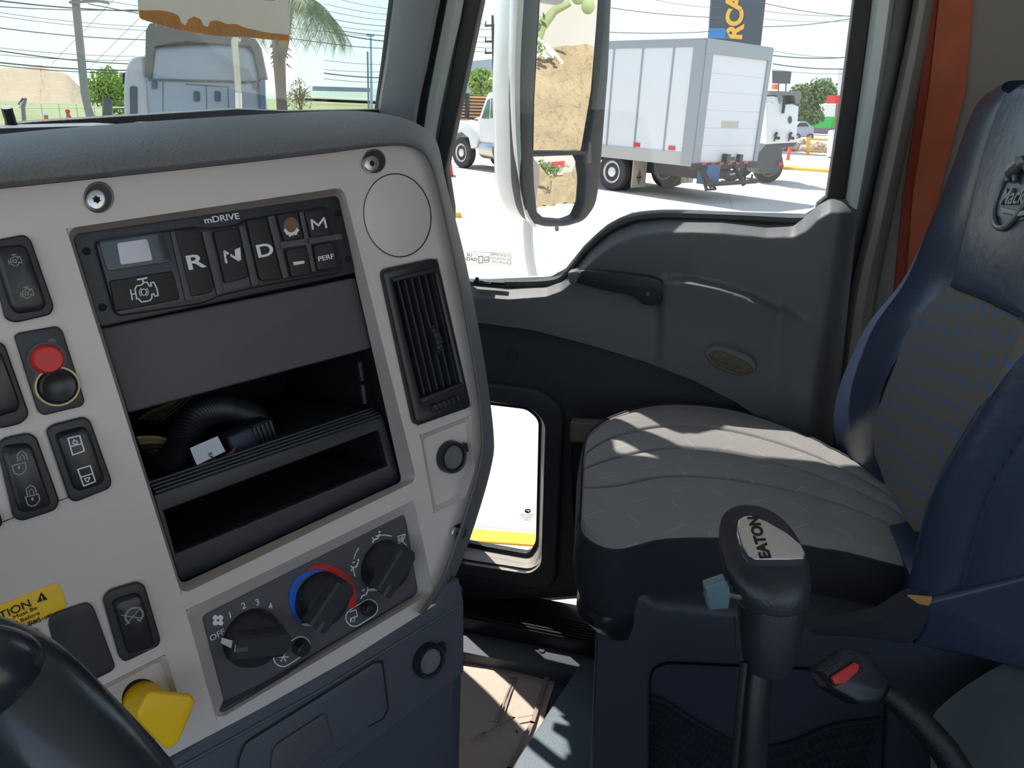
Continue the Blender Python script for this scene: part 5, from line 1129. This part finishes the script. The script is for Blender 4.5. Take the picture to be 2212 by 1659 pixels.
# ---- two workers
def worker(x, y, d, hel, vest, lab):
    s = 1/FP*d; t = thing('worker', at(x, y+60, d), lab, 'person'); V = [at(x+a, y+b_, d+c) for a, b_, c in [(8, 28, 0), (5, 14, 0), (0, 3, 0), (-1, -2, 0), (-2, -8, 0), (-4, 8, -.1), (-10, 18, -.3), (-18, 22, -.3), (4, 8, .2), (-4, 20, .3), (-14, 24, .2), (6, 44, -.15), (4, 64, -.2), (12, 44, .15), (12, 64, .1)]]
    E_ = [(0, 1), (1, 2), (2, 3), (3, 4), (2, 5), (5, 6), (6, 7), (2, 8), (8, 9), (9, 10), (0, 11), (11, 12), (0, 13), (13, 14)]
    me = bpy.data.meshes.new('body'); me.from_pydata([tuple(v) for v in V], E_, []); o = bpy.data.objects.new('body', me); COL.objects.link(o)
    o.modifiers.new('s', 'SKIN'); R_ = [7, 8, 6.5, 3, 5, 3.6, 3, 2.2, 3.6, 3, 2.2, 4.2, 3.2, 4.2, 3.2]
    for i, v in enumerate(me.skin_vertices[0].data): v.radius = (R_[i]*s, R_[i]*s); v.use_root = (i == 0)
    o.modifiers.new('q', 'SUBSURF').levels = 1; o.modifiers['q'].render_levels = 1; me.materials.append(vest)
    o.parent = t; o.matrix_parent_inverse = WM(t).inverted()
    hd_ = at(x-2, y-9, d); MB().lathe(hd_, (0, 0, 1), [(.01, 5.5*s), (3.4*s, 4.4*s), (5*s, 1.5*s), (5.2*s, 0), (6.2*s, -.4*s), (6.2*s, -.8*s), (.01, -.8*s)], hel, 14).build('hard_hat', t)
    MB().lathe(hd_-Vector((0, 0, 3*s)), (0, 0, 1), [(.01, -4*s), (3*s, -3*s), (4*s, 0), (3.6*s, 3*s), (.01, 4*s)], mat('skin', (150, 105, 84), .6), 14).build('face', t)
worker(101, 257, 36, mat('hat_white', (226, 226, 226), .4), mat('vest_orange', (232, 96, 58), .7), 'crouching worker in a white hard hat and orange vest beyond the windscreen')
worker(148, 250, 38, mat('hat_red', (214, 60, 60), .4), mat('shirt_red', (212, 82, 84), .7), 'bending worker in a red hard hat and red shirt beyond the windscreen')
# ---- blue-grey sleeper tractor seen through the windscreen
ST = vframe(425, 245, 14, -6); BG = mat('tractor_blue_grey', (124, 136, 150), .35, var=.04, vscale=2); BG2 = mat('tractor_dark_grey', (72, 80, 84), .5); BGL = mat('tractor_pale', (150, 156, 162), .35)
st_ = thing('sleeper_tractor', ST.X(425, 300, -1.), 'pale blue-grey sleeper tractor cab seen from behind through the windscreen', 'truck')
MB().plate(ST, [(318, 240), (314, 215), (312, 168), (322, 112), (330, 100), (470, 92), (530, 96), (552, 118), (562, 170), (572, 240), (575, 560), (322, 560)], -2.2, 0, BG, .12, r=.15).build('sleeper_body', st_)
b = MB(); b.plate(ST, [(270, 560), (266, 200), (268, 165), (274, 134), (290, 118), (318, 116), (326, 200), (330, 560)], -1.6, -.06, BGL, .1, r=.1); b.build('side_fairing', st_)
b = MB(); b.plate(ST, [(312, 166), (314, 66), (322, 50), (340, 46), (480, 66), (552, 84), (562, 100), (577, 172), (560, 172), (548, 112), (540, 100), (400, 90), (335, 100), (328, 170)], -.8, .05, BG2, .04); b.plate(ST, [(336, 100), (338, 60), (480, 72), (548, 96), (548, 112), (450, 112), (390, 110)], -.7, -.1, mat('visor_dark_grey', (60, 66, 70), .6), .03); b.build('roof_fairing', st_)  # roof fairing and visor plates in their own dark greys
b = MB(); b.plate(ST, [(560, 176), (572, 172), (584, 560), (566, 560)], -.3, .1, mat('navy_edge', (66, 84, 110), .4), .02); b.build('rear_fairing', st_)
b = MB(); b.plate(ST, [(320, 170), (566, 176), (566, 181), (320, 175)], .0, .02, BG2, .005); b.build('body_seam', st_)
for x0 in (418, 463): MB().plate(ST, [(x0, 197), (x0+13, 198), (x0+13, 220), (x0, 219)], .0, .03, mat('dark_window', (56, 66, 80), .15), .008, r=.03).build('rear_window', st_)
b = MB()
for L in [[(402, 182), (495, 188)], [(352, 175), (352, 240)], [(445, 184), (447, 240)], [(492, 190), (494, 240)]]: b.stroke(ST, L, 1.6, BG2, .01)
b.build('panel_seams', st_)
for x0 in (327, 546): MB().plate(ST, [(x0, 177), (x0+11, 177), (x0+11, 192), (x0, 192)], .0, .05, BG2, .01).build('lamp', st_)
b = MB(); b.tube(smooth_path([ST.X(520, 84, .35), ST.X(511, 84, .35), ST.X(507, 94, .35), ST.X(509, 120, .35), ST.X(515, 200, .35)], 20), .062, mat('exhaust_alu', (176, 174, 164), .4, metal=.4), 14); b.tube([ST.X(515, 200, .35), ST.X(520, 420, .35)], .075, STEEL, 14); b.build('exhaust_pipe', st_)
b = MB(); b.plate(ST, [(283, 560), (280, 190), (284, 186), (296, 188), (300, 560)], -.06, -.03, mat('dark_window', (56, 66, 80), .15), .01); b.build('door_gap', st_)
MB().plate(ST, [(264, 156), (269, 156), (268, 182), (263, 182)], -.9, -.6, DARKS, .02).build('wing_mirror', st_)
for k in (-1, 1):
    wheel(Frame(ST.W(k*1.0, 0, -.2), Vector((ST.n.x, ST.n.y, 0))*1, (0, 0, 1)), -.6, -ST.o.z+.52, .52, .15, .3, st_)
MB().plate(ST, [(330, 470), (560, 470), (560, 600), (330, 600)], -2.2, .8, CHS, .02).build('frame_rails', st_)
# ---- palm
pt = thing('palm_tree', at(612, 262, 24), 'palm tree with drooping fronds beside the windscreen pillar', 'palm')
b = MB(); pts = [at(612, 340, 24), at(611, 262, 24), at(607, 200, 24), at(603, 130, 24), at(606, 90, 24), at(615, 30, 24), at(622, 0, 24)]
b.tube(pts, [.18, .17, .16, .19, .26, .24, .2], mat('palm_bark', (96, 86, 74), .9, bump=1, bscale=14, var=.3, vscale=6), 14)
r = random.Random(6)
for i in range(60):
    py = r.uniform(20, 140); c = at(607+(.1*(90-py) if py < 90 else 0), py, 24); a = r.uniform(0, 6.28); d_ = Vector((math.cos(a), math.sin(a), 0)); b.tube([c+d_*.18, c+d_*.34+Vector((0, 0, -.12))], [.03, .008], mat('palm_bark', (0, 0, 0)), 4)
b.build('trunk', pt)
crown = at(632, 2, 24); PL = mat('palm_leaf', (112, 128, 92), .7, var=.35, vscale=2)
for i in range(26):
    a = 2*math.pi*i/26+r.uniform(-.1, .1); L_ = r.uniform(1.7, 2.3); up0 = r.uniform(.1, 1.0); dd_ = Vector((math.cos(a), math.sin(a), 0)); b = MB(); P_ = []
    for k in range(15):
        t_ = k/14; P_.append(crown+dd_*(L_*t_*(1-.12*t_))+Vector((0, 0, up0*t_*1.1-(1.3+up0*.9)*t_*t_)))
    b.tube(P_, [.022*(1-k/16) for k in range(15)], PL, 5)
    vs, fs = [], []
    for k in range(1, 15):
        for sub_ in range(3):
            c = P_[k-1].lerp(P_[k], sub_/3); ax = (P_[k]-P_[k-1]).normalized(); sd = ax.cross(Vector((0, 0, 1))).normalized()
            for sg in (-1, 1):
                tip = c+sd*sg*.28*math.sin(min(1, k/5)*1.57)+ax*.15+Vector((0, 0, -.42*r.uniform(.7, 1.2))); q = len(vs); vs += [c-ax*.015, c+ax*.022, tip]; fs.append((q, q+1, q+2))
    b.add(vs, fs, PL); b.build('frond', pt)
# ---- far strip seen between palm and pillar
tree('bare_tree', 648, 170, 240, 62, 55, mat('dusty_twigs', (150, 146, 112), .9), 'dusty half-bare tree standing right of the palm trunk', 'tree', n=500, size=.1, seed=8)
hl = MB(); hl_p = [(560, 200), (640, 192), (700, 188), (780, 190), (830, 192), (900, 196)]
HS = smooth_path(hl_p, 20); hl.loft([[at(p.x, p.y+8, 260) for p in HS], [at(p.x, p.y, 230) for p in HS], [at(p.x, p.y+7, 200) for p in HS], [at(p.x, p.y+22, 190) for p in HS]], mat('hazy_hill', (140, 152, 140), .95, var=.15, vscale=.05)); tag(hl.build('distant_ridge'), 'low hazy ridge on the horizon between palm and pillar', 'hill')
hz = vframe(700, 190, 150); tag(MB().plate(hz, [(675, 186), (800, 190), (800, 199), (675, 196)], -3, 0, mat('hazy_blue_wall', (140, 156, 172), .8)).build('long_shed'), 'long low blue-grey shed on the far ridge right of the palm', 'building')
for i, (x, y, w, h) in enumerate([(590, 262, 120, 26), (700, 240, 80, 14), (60, 238, 200, 18), (760, 226, 90, 12)]):
    pass
sp_ = thing('street_lamp', at(801, 262, 60), 'thin pale blue street lamp standing near the windscreen pillar', 'lamp'); MB().tube([at(803, 300, 60), at(801, 76, 60)], [.13, .08], mat('lamp_blue', (130, 168, 190), .5), 8).build('post', sp_); MB().plate(vframe(801, 75, 60), [(792, 72), (809, 74), (809, 79), (792, 78)], -.3, 0, MATS['lamp_blue'], .02).build('lamp_head', sp_)
tag(MB().tube([at(797, 290, 55), at(794, 112, 55)], .07, POLE, 8).build('thin_pole'), 'thin dark pole standing just left of the pale blue street lamp', 'pole')
# ---- power lines
WL = mat('cable_grey', (78, 82, 88), .7)
def cable(p0, d0, p1, d1, r, lab, grp, sag=.12):
    a, c = at(*p0, d0), at(*p1, d1); b = MB(); n = 10
    b.tube([a.lerp(c, i/n)-Vector((0, 0, sag*4*(i/n)*(1-i/n))) for i in range(n+1)], r, WL, 5); tag(b.build('power_line'), lab, 'cable', grp)
LA, GA = 'overhead cable crossing the pale sky beyond the windscreen', 'overhead cables beyond the windscreen'
for (a, c, r_) in [((-60, 10), (330, 20), .02), ((-60, -6), (310, 24), .03), ((-60, 18), (320, 58), .012), ((-60, 26), (320, 66), .012), ((-60, 52), (315, 86), .022), ((-60, 96), (300, 122), .012), ((-60, 100), (280, 138), .026), ((-60, 112), (290, 130), .012), ((-60, 128), (290, 152), .03), ((-60, 134), (285, 158), .02), ((190, 8), (760, 100), .022), ((220, 0), (800, 78), .012)]:
    cable(a, 34, c, 40, r_, LA, GA)
for (a, c) in [((110, 140), (245, 0)), ((190, 150), (300, 40)), ((225, 150), (320, 60))]: cable(a, 45, c, 38, .01, 'thin guy wire slanting up to the right beyond the windscreen', 'guy wires beyond the windscreen', 0)
for y0, y1, r_ in [(-10, 22, .012), (8, 34, .012), (22, 46, .012), (38, 58, .016), (52, 68, .012), (60, 78, .022), (66, 92, .03), (92, 104, .02), (130, 138, .012), (150, 152, .012), (158, 167, .03), (170, 176, .014)]:
    cable((700, y0), 40, (870, y1), 46, r_, 'overhead cable in the bundle beside the windscreen pillar', 'overhead cables beside the windscreen pillar', .1)
LB, GB = 'overhead cable crossing the sky above the white box truck', 'overhead cables above the box truck'
for (a, c, r_) in [((1290, 12), (1560, 38), .02), ((1290, 68), (1560, 66), .022), ((1400, -4), (1560, 16), .012), ((1640, 4), (1850, 36), .02), ((1640, 22), (1850, 34), .014), ((1640, 40), (1850, 44), .012), ((1640, 58), (1850, 38), .022), ((1670, 110), (1850, 124), .014), ((1670, 120), (1850, 122), .03), ((1670, 138), (1850, 148), .03), ((1670, 150), (1850, 158), .014), ((1290, 84), (1400, 94), .01)]:
    cable(a, 42, c, 46, r_, LB, GB)
for y0, y1 in [(48, 52), (62, 60), (74, 82), (88, 90), (98, 104), (108, 112)]:
    cable((990, y0), 70, (1120, y1), 70, .022, 'overhead cable meeting the far wooden pole left of the side mirror', 'overhead cables left of the side mirror', .1)
# ---- right: far utility pole and buildings
fp = thing('wooden_pole', at(1066, 230, 70), 'dark wooden utility pole with cross-arms left of the side mirror', 'pole'); DK = mat('creosote_wood', (70, 62, 58), .9)
MB().tube([at(1070, 300, 70), at(1064, 34, 70)], [.16, .12], DK, 10).build('shaft', fp)
for y in (55, 89, 114): b = MB(); b.tube([at(1047, y+1, 70), at(1071, y, 70)], .08, DK, 6); [b.tube([at(x, y, 70), at(x, y-9, 70)], .05, DK, 6) for x in (1049, 1070)]; b.build('cross_arm', fp)
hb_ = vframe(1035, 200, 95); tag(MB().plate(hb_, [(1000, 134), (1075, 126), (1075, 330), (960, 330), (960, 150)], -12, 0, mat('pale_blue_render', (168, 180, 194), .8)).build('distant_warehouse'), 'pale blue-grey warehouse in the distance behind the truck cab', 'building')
tree('green_tree', 1042, 148, 225, 68, 60, LEAFY, 'green tree in front of the pale warehouse left of the side mirror', 'tree', n=1800, size=.22, seed=11)
wb = thing('slatted_building', at(1020, 300, 44), 'building wall of brown horizontal slats behind the truck cab', 'building'); WBF = vframe(1020, 300, 44, 6); b = MB()
b.plate(WBF, [(975, 204), (1100, 209), (1100, 345), (975, 345)], -3, 0, mat('dark_gap_brown', (70, 56, 46), .9)); b.build('wall', wb)
b = MB(); SL = mat('tan_slat', (186, 142, 104), .7, var=.15, vscale=1)
for i in range(11): y = 206+i*7; b.plate(WBF, [(970, y), (1100, y+4), (1100, y+8), (970, y+4.2)], 0, .08, SL if i else mat('top_slat', (232, 176, 116), .6))
b.build('slats', wb)
b = MB(); GF = vframe(985, 300, 42); [b.plate(GF, [(965+i*4, 280), (966+i*4, 280), (965+i*4, 306), (964+i*4, 306)], 0, .03, STEELD) for i in range(12)]; b.plate(GF, [(960, 279), (1012, 281), (1012, 283), (960, 281)], 0, .04, STEELD); b.build('railing', wb)
tag(MB().plate(vframe(970, 365, 24), [(930, 345), (974, 345), (980, 386), (925, 382)], -.8, 0, mat('barrier_red', (206, 44, 58), .5), .05).build('plastic_barrier'), 'red plastic barrier in front of the white truck cab wheel', 'barrier')
tag(MB().plate(vframe(990, 470, gd(990, 470)), [(984, 459), (996, 460), (997, 470), (982, 470)], -.12, 0, mat('stop_yellow', (232, 172, 50), .6), .01).build('wheel_stop'), 'small yellow wheel stop on the concrete left of the side mirror', 'wheel stop')
# ---- sign tower
TWF = vframe(1590, 60, 48, 4); tw2 = thing('sign_tower', at(1590, 300, 48), 'tall dark grey sign tower with yellow vertical lettering behind the box truck', 'sign')
MB().plate(TWF, [(1536, -160), (1657, -160), (1654, 0), (1640, 130), (1640, 320), (1530, 320), (1530, 90), (1536, 0)], -1.2, 0, mat('tower_grey', (66, 72, 82), .5, var=.1, vscale=1.5)).build('panel', tw2)
LY = mat('letter_yellow', (236, 178, 58), .5)
for i, (t_, y) in enumerate([('R', 70), ('C', 38), ('A', 4), ('D', -34), ('O', -74)]): MB().text(TWF, t_, 1588-i*0, y, 37, LY, .02, 90-2, bold=.04, depth=.06).build('letter', tw2)
MB().plate(TWF, [(1532, 60), (1566, 61), (1578, 84), (1530, 82)], .0, .08, mat('reflection_blue', (52, 124, 186), .5)).build('blue_reflection', tw2)  # blue patch painted on the tower as a reflection
# ---- right background
bb_ = thing('billboard', at(1690, 262, 70), 'small dark billboard seen past the right edge of the box truck', 'billboard'); BBF = vframe(1690, 170, 70); MB().plate(BBF, [(1668, 152), (1710, 155), (1707, 181), (1668, 180)], -.3, 0, mat('board_dark', (84, 88, 92), .6)).build('panel', bb_); b = MB(); [b.tube([at(x, 180, 70.1), foot(x, 270, 70.1)], .08, POLE, 6) for x in (1682, 1698)]; b.build('supports', bb_)
tree('olive_tree', 1745, 178, 268, 108, 90, LEAFD, 'bushy olive green tree beyond the box truck tail', 'tree', n=3800, size=.28, seed=21)
gsn = thing('fuel_canopy', at(1812, 260, 66), 'white and red fuel station canopy near the rear door pillar', 'canopy'); GSF = vframe(1805, 215, 66)
MB().plate(GSF, [(1788, 206), (1900, 208), (1900, 224), (1785, 223)], -3, 0, mat('canopy_red', (220, 62, 66), .5)).build('red_band', gsn); MB().plate(GSF, [(1811, 150), (1900, 150), (1900, 207), (1809, 207)], -2.5, -.1, PAINTW).build('white_sign', gsn); MB().plate(GSF, [(1806, 224), (1818, 224), (1809, 316), (1797, 316)], -.6, -.1, mat('brown_column', (150, 120, 104), .7)).build('column', gsn)
tag(MB().plate(vframe(1770, 240, 112), [(1740, 226), (1900, 226), (1900, 252), (1740, 252)], -5, 0, mat('white_wall', (226, 226, 222), .8)).build('white_wall_building'), 'low white building behind the green fence', 'building')
tag(MB().plate(vframe(1765, 262, 100), [(1718, 252), (1850, 252), (1850, 299), (1718, 299)], -.3, 0, mat('green_hoarding', (70, 190, 92), .7)).build('green_hoarding'), 'bright green hoarding beyond the parked car', 'fence')
tag(MB().plate(vframe(1790, 285, 96), [(1752, 276), (1850, 276), (1850, 298), (1750, 296)], -.4, 0, mat('grey_low_wall', (120, 116, 122), .8)).build('low_wall'), 'low grey wall beside the parked car', 'wall')
car = thing('parked_car', at(1738, 302, 56), 'small silver-blue car parked beyond the box truck', 'car'); CF = vframe(1738, 301, gd(1738, 301), 10); CP = mat('car_silver', (160, 172, 186), .3, coat=.5)
MB().plate(CF, [(1712, 297), (1712, 278), (1722, 272), (1728, 263), (1742, 263), (1750, 272), (1758, 277), (1758, 296)], -1.6, 0, CP, .1).build('body', car)
MB().plate(CF, [(1719, 274), (1727, 265), (1741, 265), (1748, 273)], 0, .03, mat('dark_window', (56, 66, 80), .15)).build('window', car)
for x in (1722, 1750): wheel(CF, CF.P(x, 296)[0], CF.P(x, 296)[1], .32, .05, .2, car)
yb_ = thing('yellow_railing', at(1770, 345, 46), 'yellow tubular railing on a kerb near the rear door pillar', 'railing'); YB = mat('rail_yellow', (240, 182, 62), .5); b = MB()
for y0, y1 in [(300, 306), (326, 328)]: b.tube([at(1744, y0, 46), at(1860, y1, 46)], .06, YB, 8)
b.build('rail', yb_)
for x in (1747, 1850): MB().plate(vframe(x, 320, 46), [(x-5, 296), (x+4, 296), (x+1, 342), (x-6, 342)], -.12, 0, YB).build('post', yb_)
MB().plate(vframe(1790, 344, 46), [(1738, 340), (1870, 344), (1870, 350), (1738, 346)], -.3, 0, mat('kerb_orange', (222, 150, 70), .7)).build('base', yb_)
tag(MB().tube([at(1800, 284, 44), foot(1796, 345, 44)], .28, PAINTW, 18).build('white_bollard'), 'thick white bollard partly hidden by the rear door pillar', 'bollard')
tag(MB().tube([at(1706, 318, 40), at(1701, 350, 40)], .09, mat('post_red', (226, 84, 62), .5), 10).build('red_post'), 'short red post beside the box truck tail', 'post')
kb = MB(); kb.plate(vframe(1770, 372, 33), [(1686, 360), (1860, 372), (1860, 388), (1682, 372)], -.35, 0, mat('kerb_yellow', (242, 190, 84), .7)); tag(kb.build('yellow_kerb'), 'yellow painted kerb crossing behind the box truck', 'kerb')
gk_ = MB(); gk_.add([at(1690, 352, 39), at(1860, 362, 38), at(1860, 372, 33.3), at(1688, 360, 33.3)], [(0, 1, 2, 3)], mat('verge_grass', (160, 162, 96), .9)); tag(gk_.build('grass_verge'), 'narrow strip of grass behind the yellow kerb', 'grass', kind='stuff')
rk = thing('rubble_bank', at(1745, 330, 50), 'bank of brown rubble beyond the yellow railing', 'rubble'); rr = random.Random(12); b = MB()
for i in range(60):
    c = at(rr.uniform(1690, 1850), rr.uniform(308, 326), 50+rr.uniform(-1, 1)); q = rr.uniform(.15, .4); b.lathe(c, (rr.gauss(0, 1), rr.gauss(0, 1), 1), [(.01, -q), (q*.9, -q*.4), (q, q*.2), (.01, q*.8)], mat('rubble_brown', (176, 156, 138), .9, var=.25, vscale=1), 6)
o = b.build('stones', rk); o['kind'] = 'stuff'
# ---- second truck with white hooked panels behind the box truck
T2 = vframe(1690, 330, 26, 20); t2 = thing('tow_truck', T2.X(1690, 400, -1), 'white service truck with black hooks on its panels behind the box truck', 'truck')
MB().plate(T2, [(1655, 222), (1672, 222), (1672, 208), (1690, 208), (1694, 226), (1712, 224), (1726, 230), (1720, 308), (1656, 312)], -2.5, 0, PAINTW, .04).build('body', t2)
MB().plate(T2, [(1665, 196), (1725, 198), (1732, 204), (1728, 222), (1720, 224), (1716, 206), (1690, 206), (1686, 224), (1680, 206), (1665, 204)], -1.5, .1, mat('rack_grey', (120, 122, 122), .6), .02).build('top_rack', t2)
MB().plate(T2, [(1674, 182), (1681, 182), (1681, 193), (1674, 193)], -.3, 0, mat('beacon_orange', (240, 110, 50), .4)).build('beacon', t2)
for x in (1675, 1706): b = MB(); b.tube([T2.X(x+4, 286, .1), T2.X(x, 292, .1), T2.X(x+2, 298, .1), T2.X(x+9, 299, .1)], .05, DARKS, 6); b.tube([T2.X(x, 296, .1), T2.X(x-3, 305, .1)], .03, DARKS, 6); b.build('hook', t2)
MB().plate(T2, ellip(1707, 259, 4, 8), 0, .04, BG2).build('oval_vent', t2); b = MB(); b.tube([T2.X(1694, 214, .1), T2.X(1693, 232, .1), T2.X(1691, 245, .1)], .05, DARKS, 6); b.build('strap', t2)
MB().plate(T2, [(1655, 311), (1722, 307), (1716, 316), (1690, 320), (1690, 336), (1694, 360), (1680, 376), (1640, 376), (1640, 330)], -2.2, -.1, BG2, .03).build('underbody', t2)
b = MB(); b.box(T2, T2.P(1683, 350)[0], T2.P(1692, 350)[0], T2.P(1683, 358)[1], T2.P(1683, 350)[1], -.1, .0, RED); b.build('tail_lamp', t2)
for x, q in ((1580, -.6), (1600, -2.2), (1660, -.6)): wheel(T2, T2.P(x, 372, q)[0], .5-T2.o.z, .5, q, .3, t2)
# ================================================================== BEHIND: what the mirrors show
sl_ = MB(); r = random.Random(9); rows = []
for j in range(26):
    v = j/25; y = -6.5-6.3*v; rows.append([Vector((-4+18*i/59, y+.3*math.sin(i*.4), .02+2.0*v**1.1+.06*math.sin(i*1.7+j*.9)+r.uniform(-.05, .05))) for i in range(60)])
sl_.loft(rows, mat('dry_slope_grass', (152, 132, 102), .95, bump=1., bscale=6, var=.5, vscale=1.1, dist=.15)); tag(sl_.build('grassy_slope', sharp=2), 'dry yellow grass slope reflected in the tall mirror glass', 'slope')
tag(MB().wbox(-4, 14, -13.2, -12.8, 1.6, 4.6, mat('reflected_wall', (206, 200, 194), .8)).build('boundary_wall'), 'pale wall above the slope reflected in the mirror', 'wall')
tag(MB().wbox(3.1, 4.35, -12.79, -12.7, 2.75, 3.3, mat('red_board', (216, 70, 72), .6)).build('red_board'), 'red board on the pale wall reflected at the mirror top', 'sign')
b = MB()
for i in range(260):
    a = r.uniform(0, 6.28); q = r.uniform(0, 1)**.5; p = Vector((3.55+.75*q*math.cos(a), -12.0+.55*q*math.sin(a), 1.62+.35*(1-q*q)+.1*math.sin(a))); s_ = r.uniform(.03, .06); b.lathe(p, (r.gauss(0, 1), r.gauss(0, 1), 1), [(.005, -s_), (s_, -.3*s_), (s_*.9, .4*s_), (.005, s_)], mat('white_pebble', (226, 220, 208), .8), 6)
o = tag(b.build('pebble_bed'), 'bed of white pebbles on the slope reflected in the mirror', 'pebbles', kind='stuff')
cc = thing('cactus', (4.0, -12.2, 1.8), 'prickly cactus with flat pads reflected near the mirror top', 'cactus'); CG = mat('cactus_green', (150, 160, 110), .8, var=.2, vscale=6)
b = MB(); b.tube([Vector((3.75, -12.2, 1.7)), Vector((3.85, -12.2, 2.15)), Vector((4.05, -12.2, 2.45)), Vector((4.3, -12.2, 2.6))], [.12, .1, .07, .05], CG, 10); b.tube([Vector((3.8, -12.2, 2.0)), Vector((3.72, -12.2, 2.5))], [.08, .06], CG, 10); b.build('stem', cc)
for x, z in [(4.42, 2.72), (4.62, 2.6), (3.74, 2.68), (4.3, 2.8)]: MB().lathe((x, -12.2, z), (.2, 1, .1), [(.005, -.03), (.1, -.02), (.13, 0), (.1, .02), (.005, .03)], CG, 14).build('pad', cc)
tr_ = thing('young_tree', (2.3, -7.5, .2), 'small green tree on the slope reflected in the round lower mirror', 'tree'); foliage('crown', Vector((2.3, -7.5, 2.4)), .8, .8, .8, 1500, .07, LEAFD, tr_, 31); MB().tube([Vector((2.3, -7.5, .2)), Vector((2.32, -7.5, 2.2))], .04, BARK, 8).build('trunk', tr_)
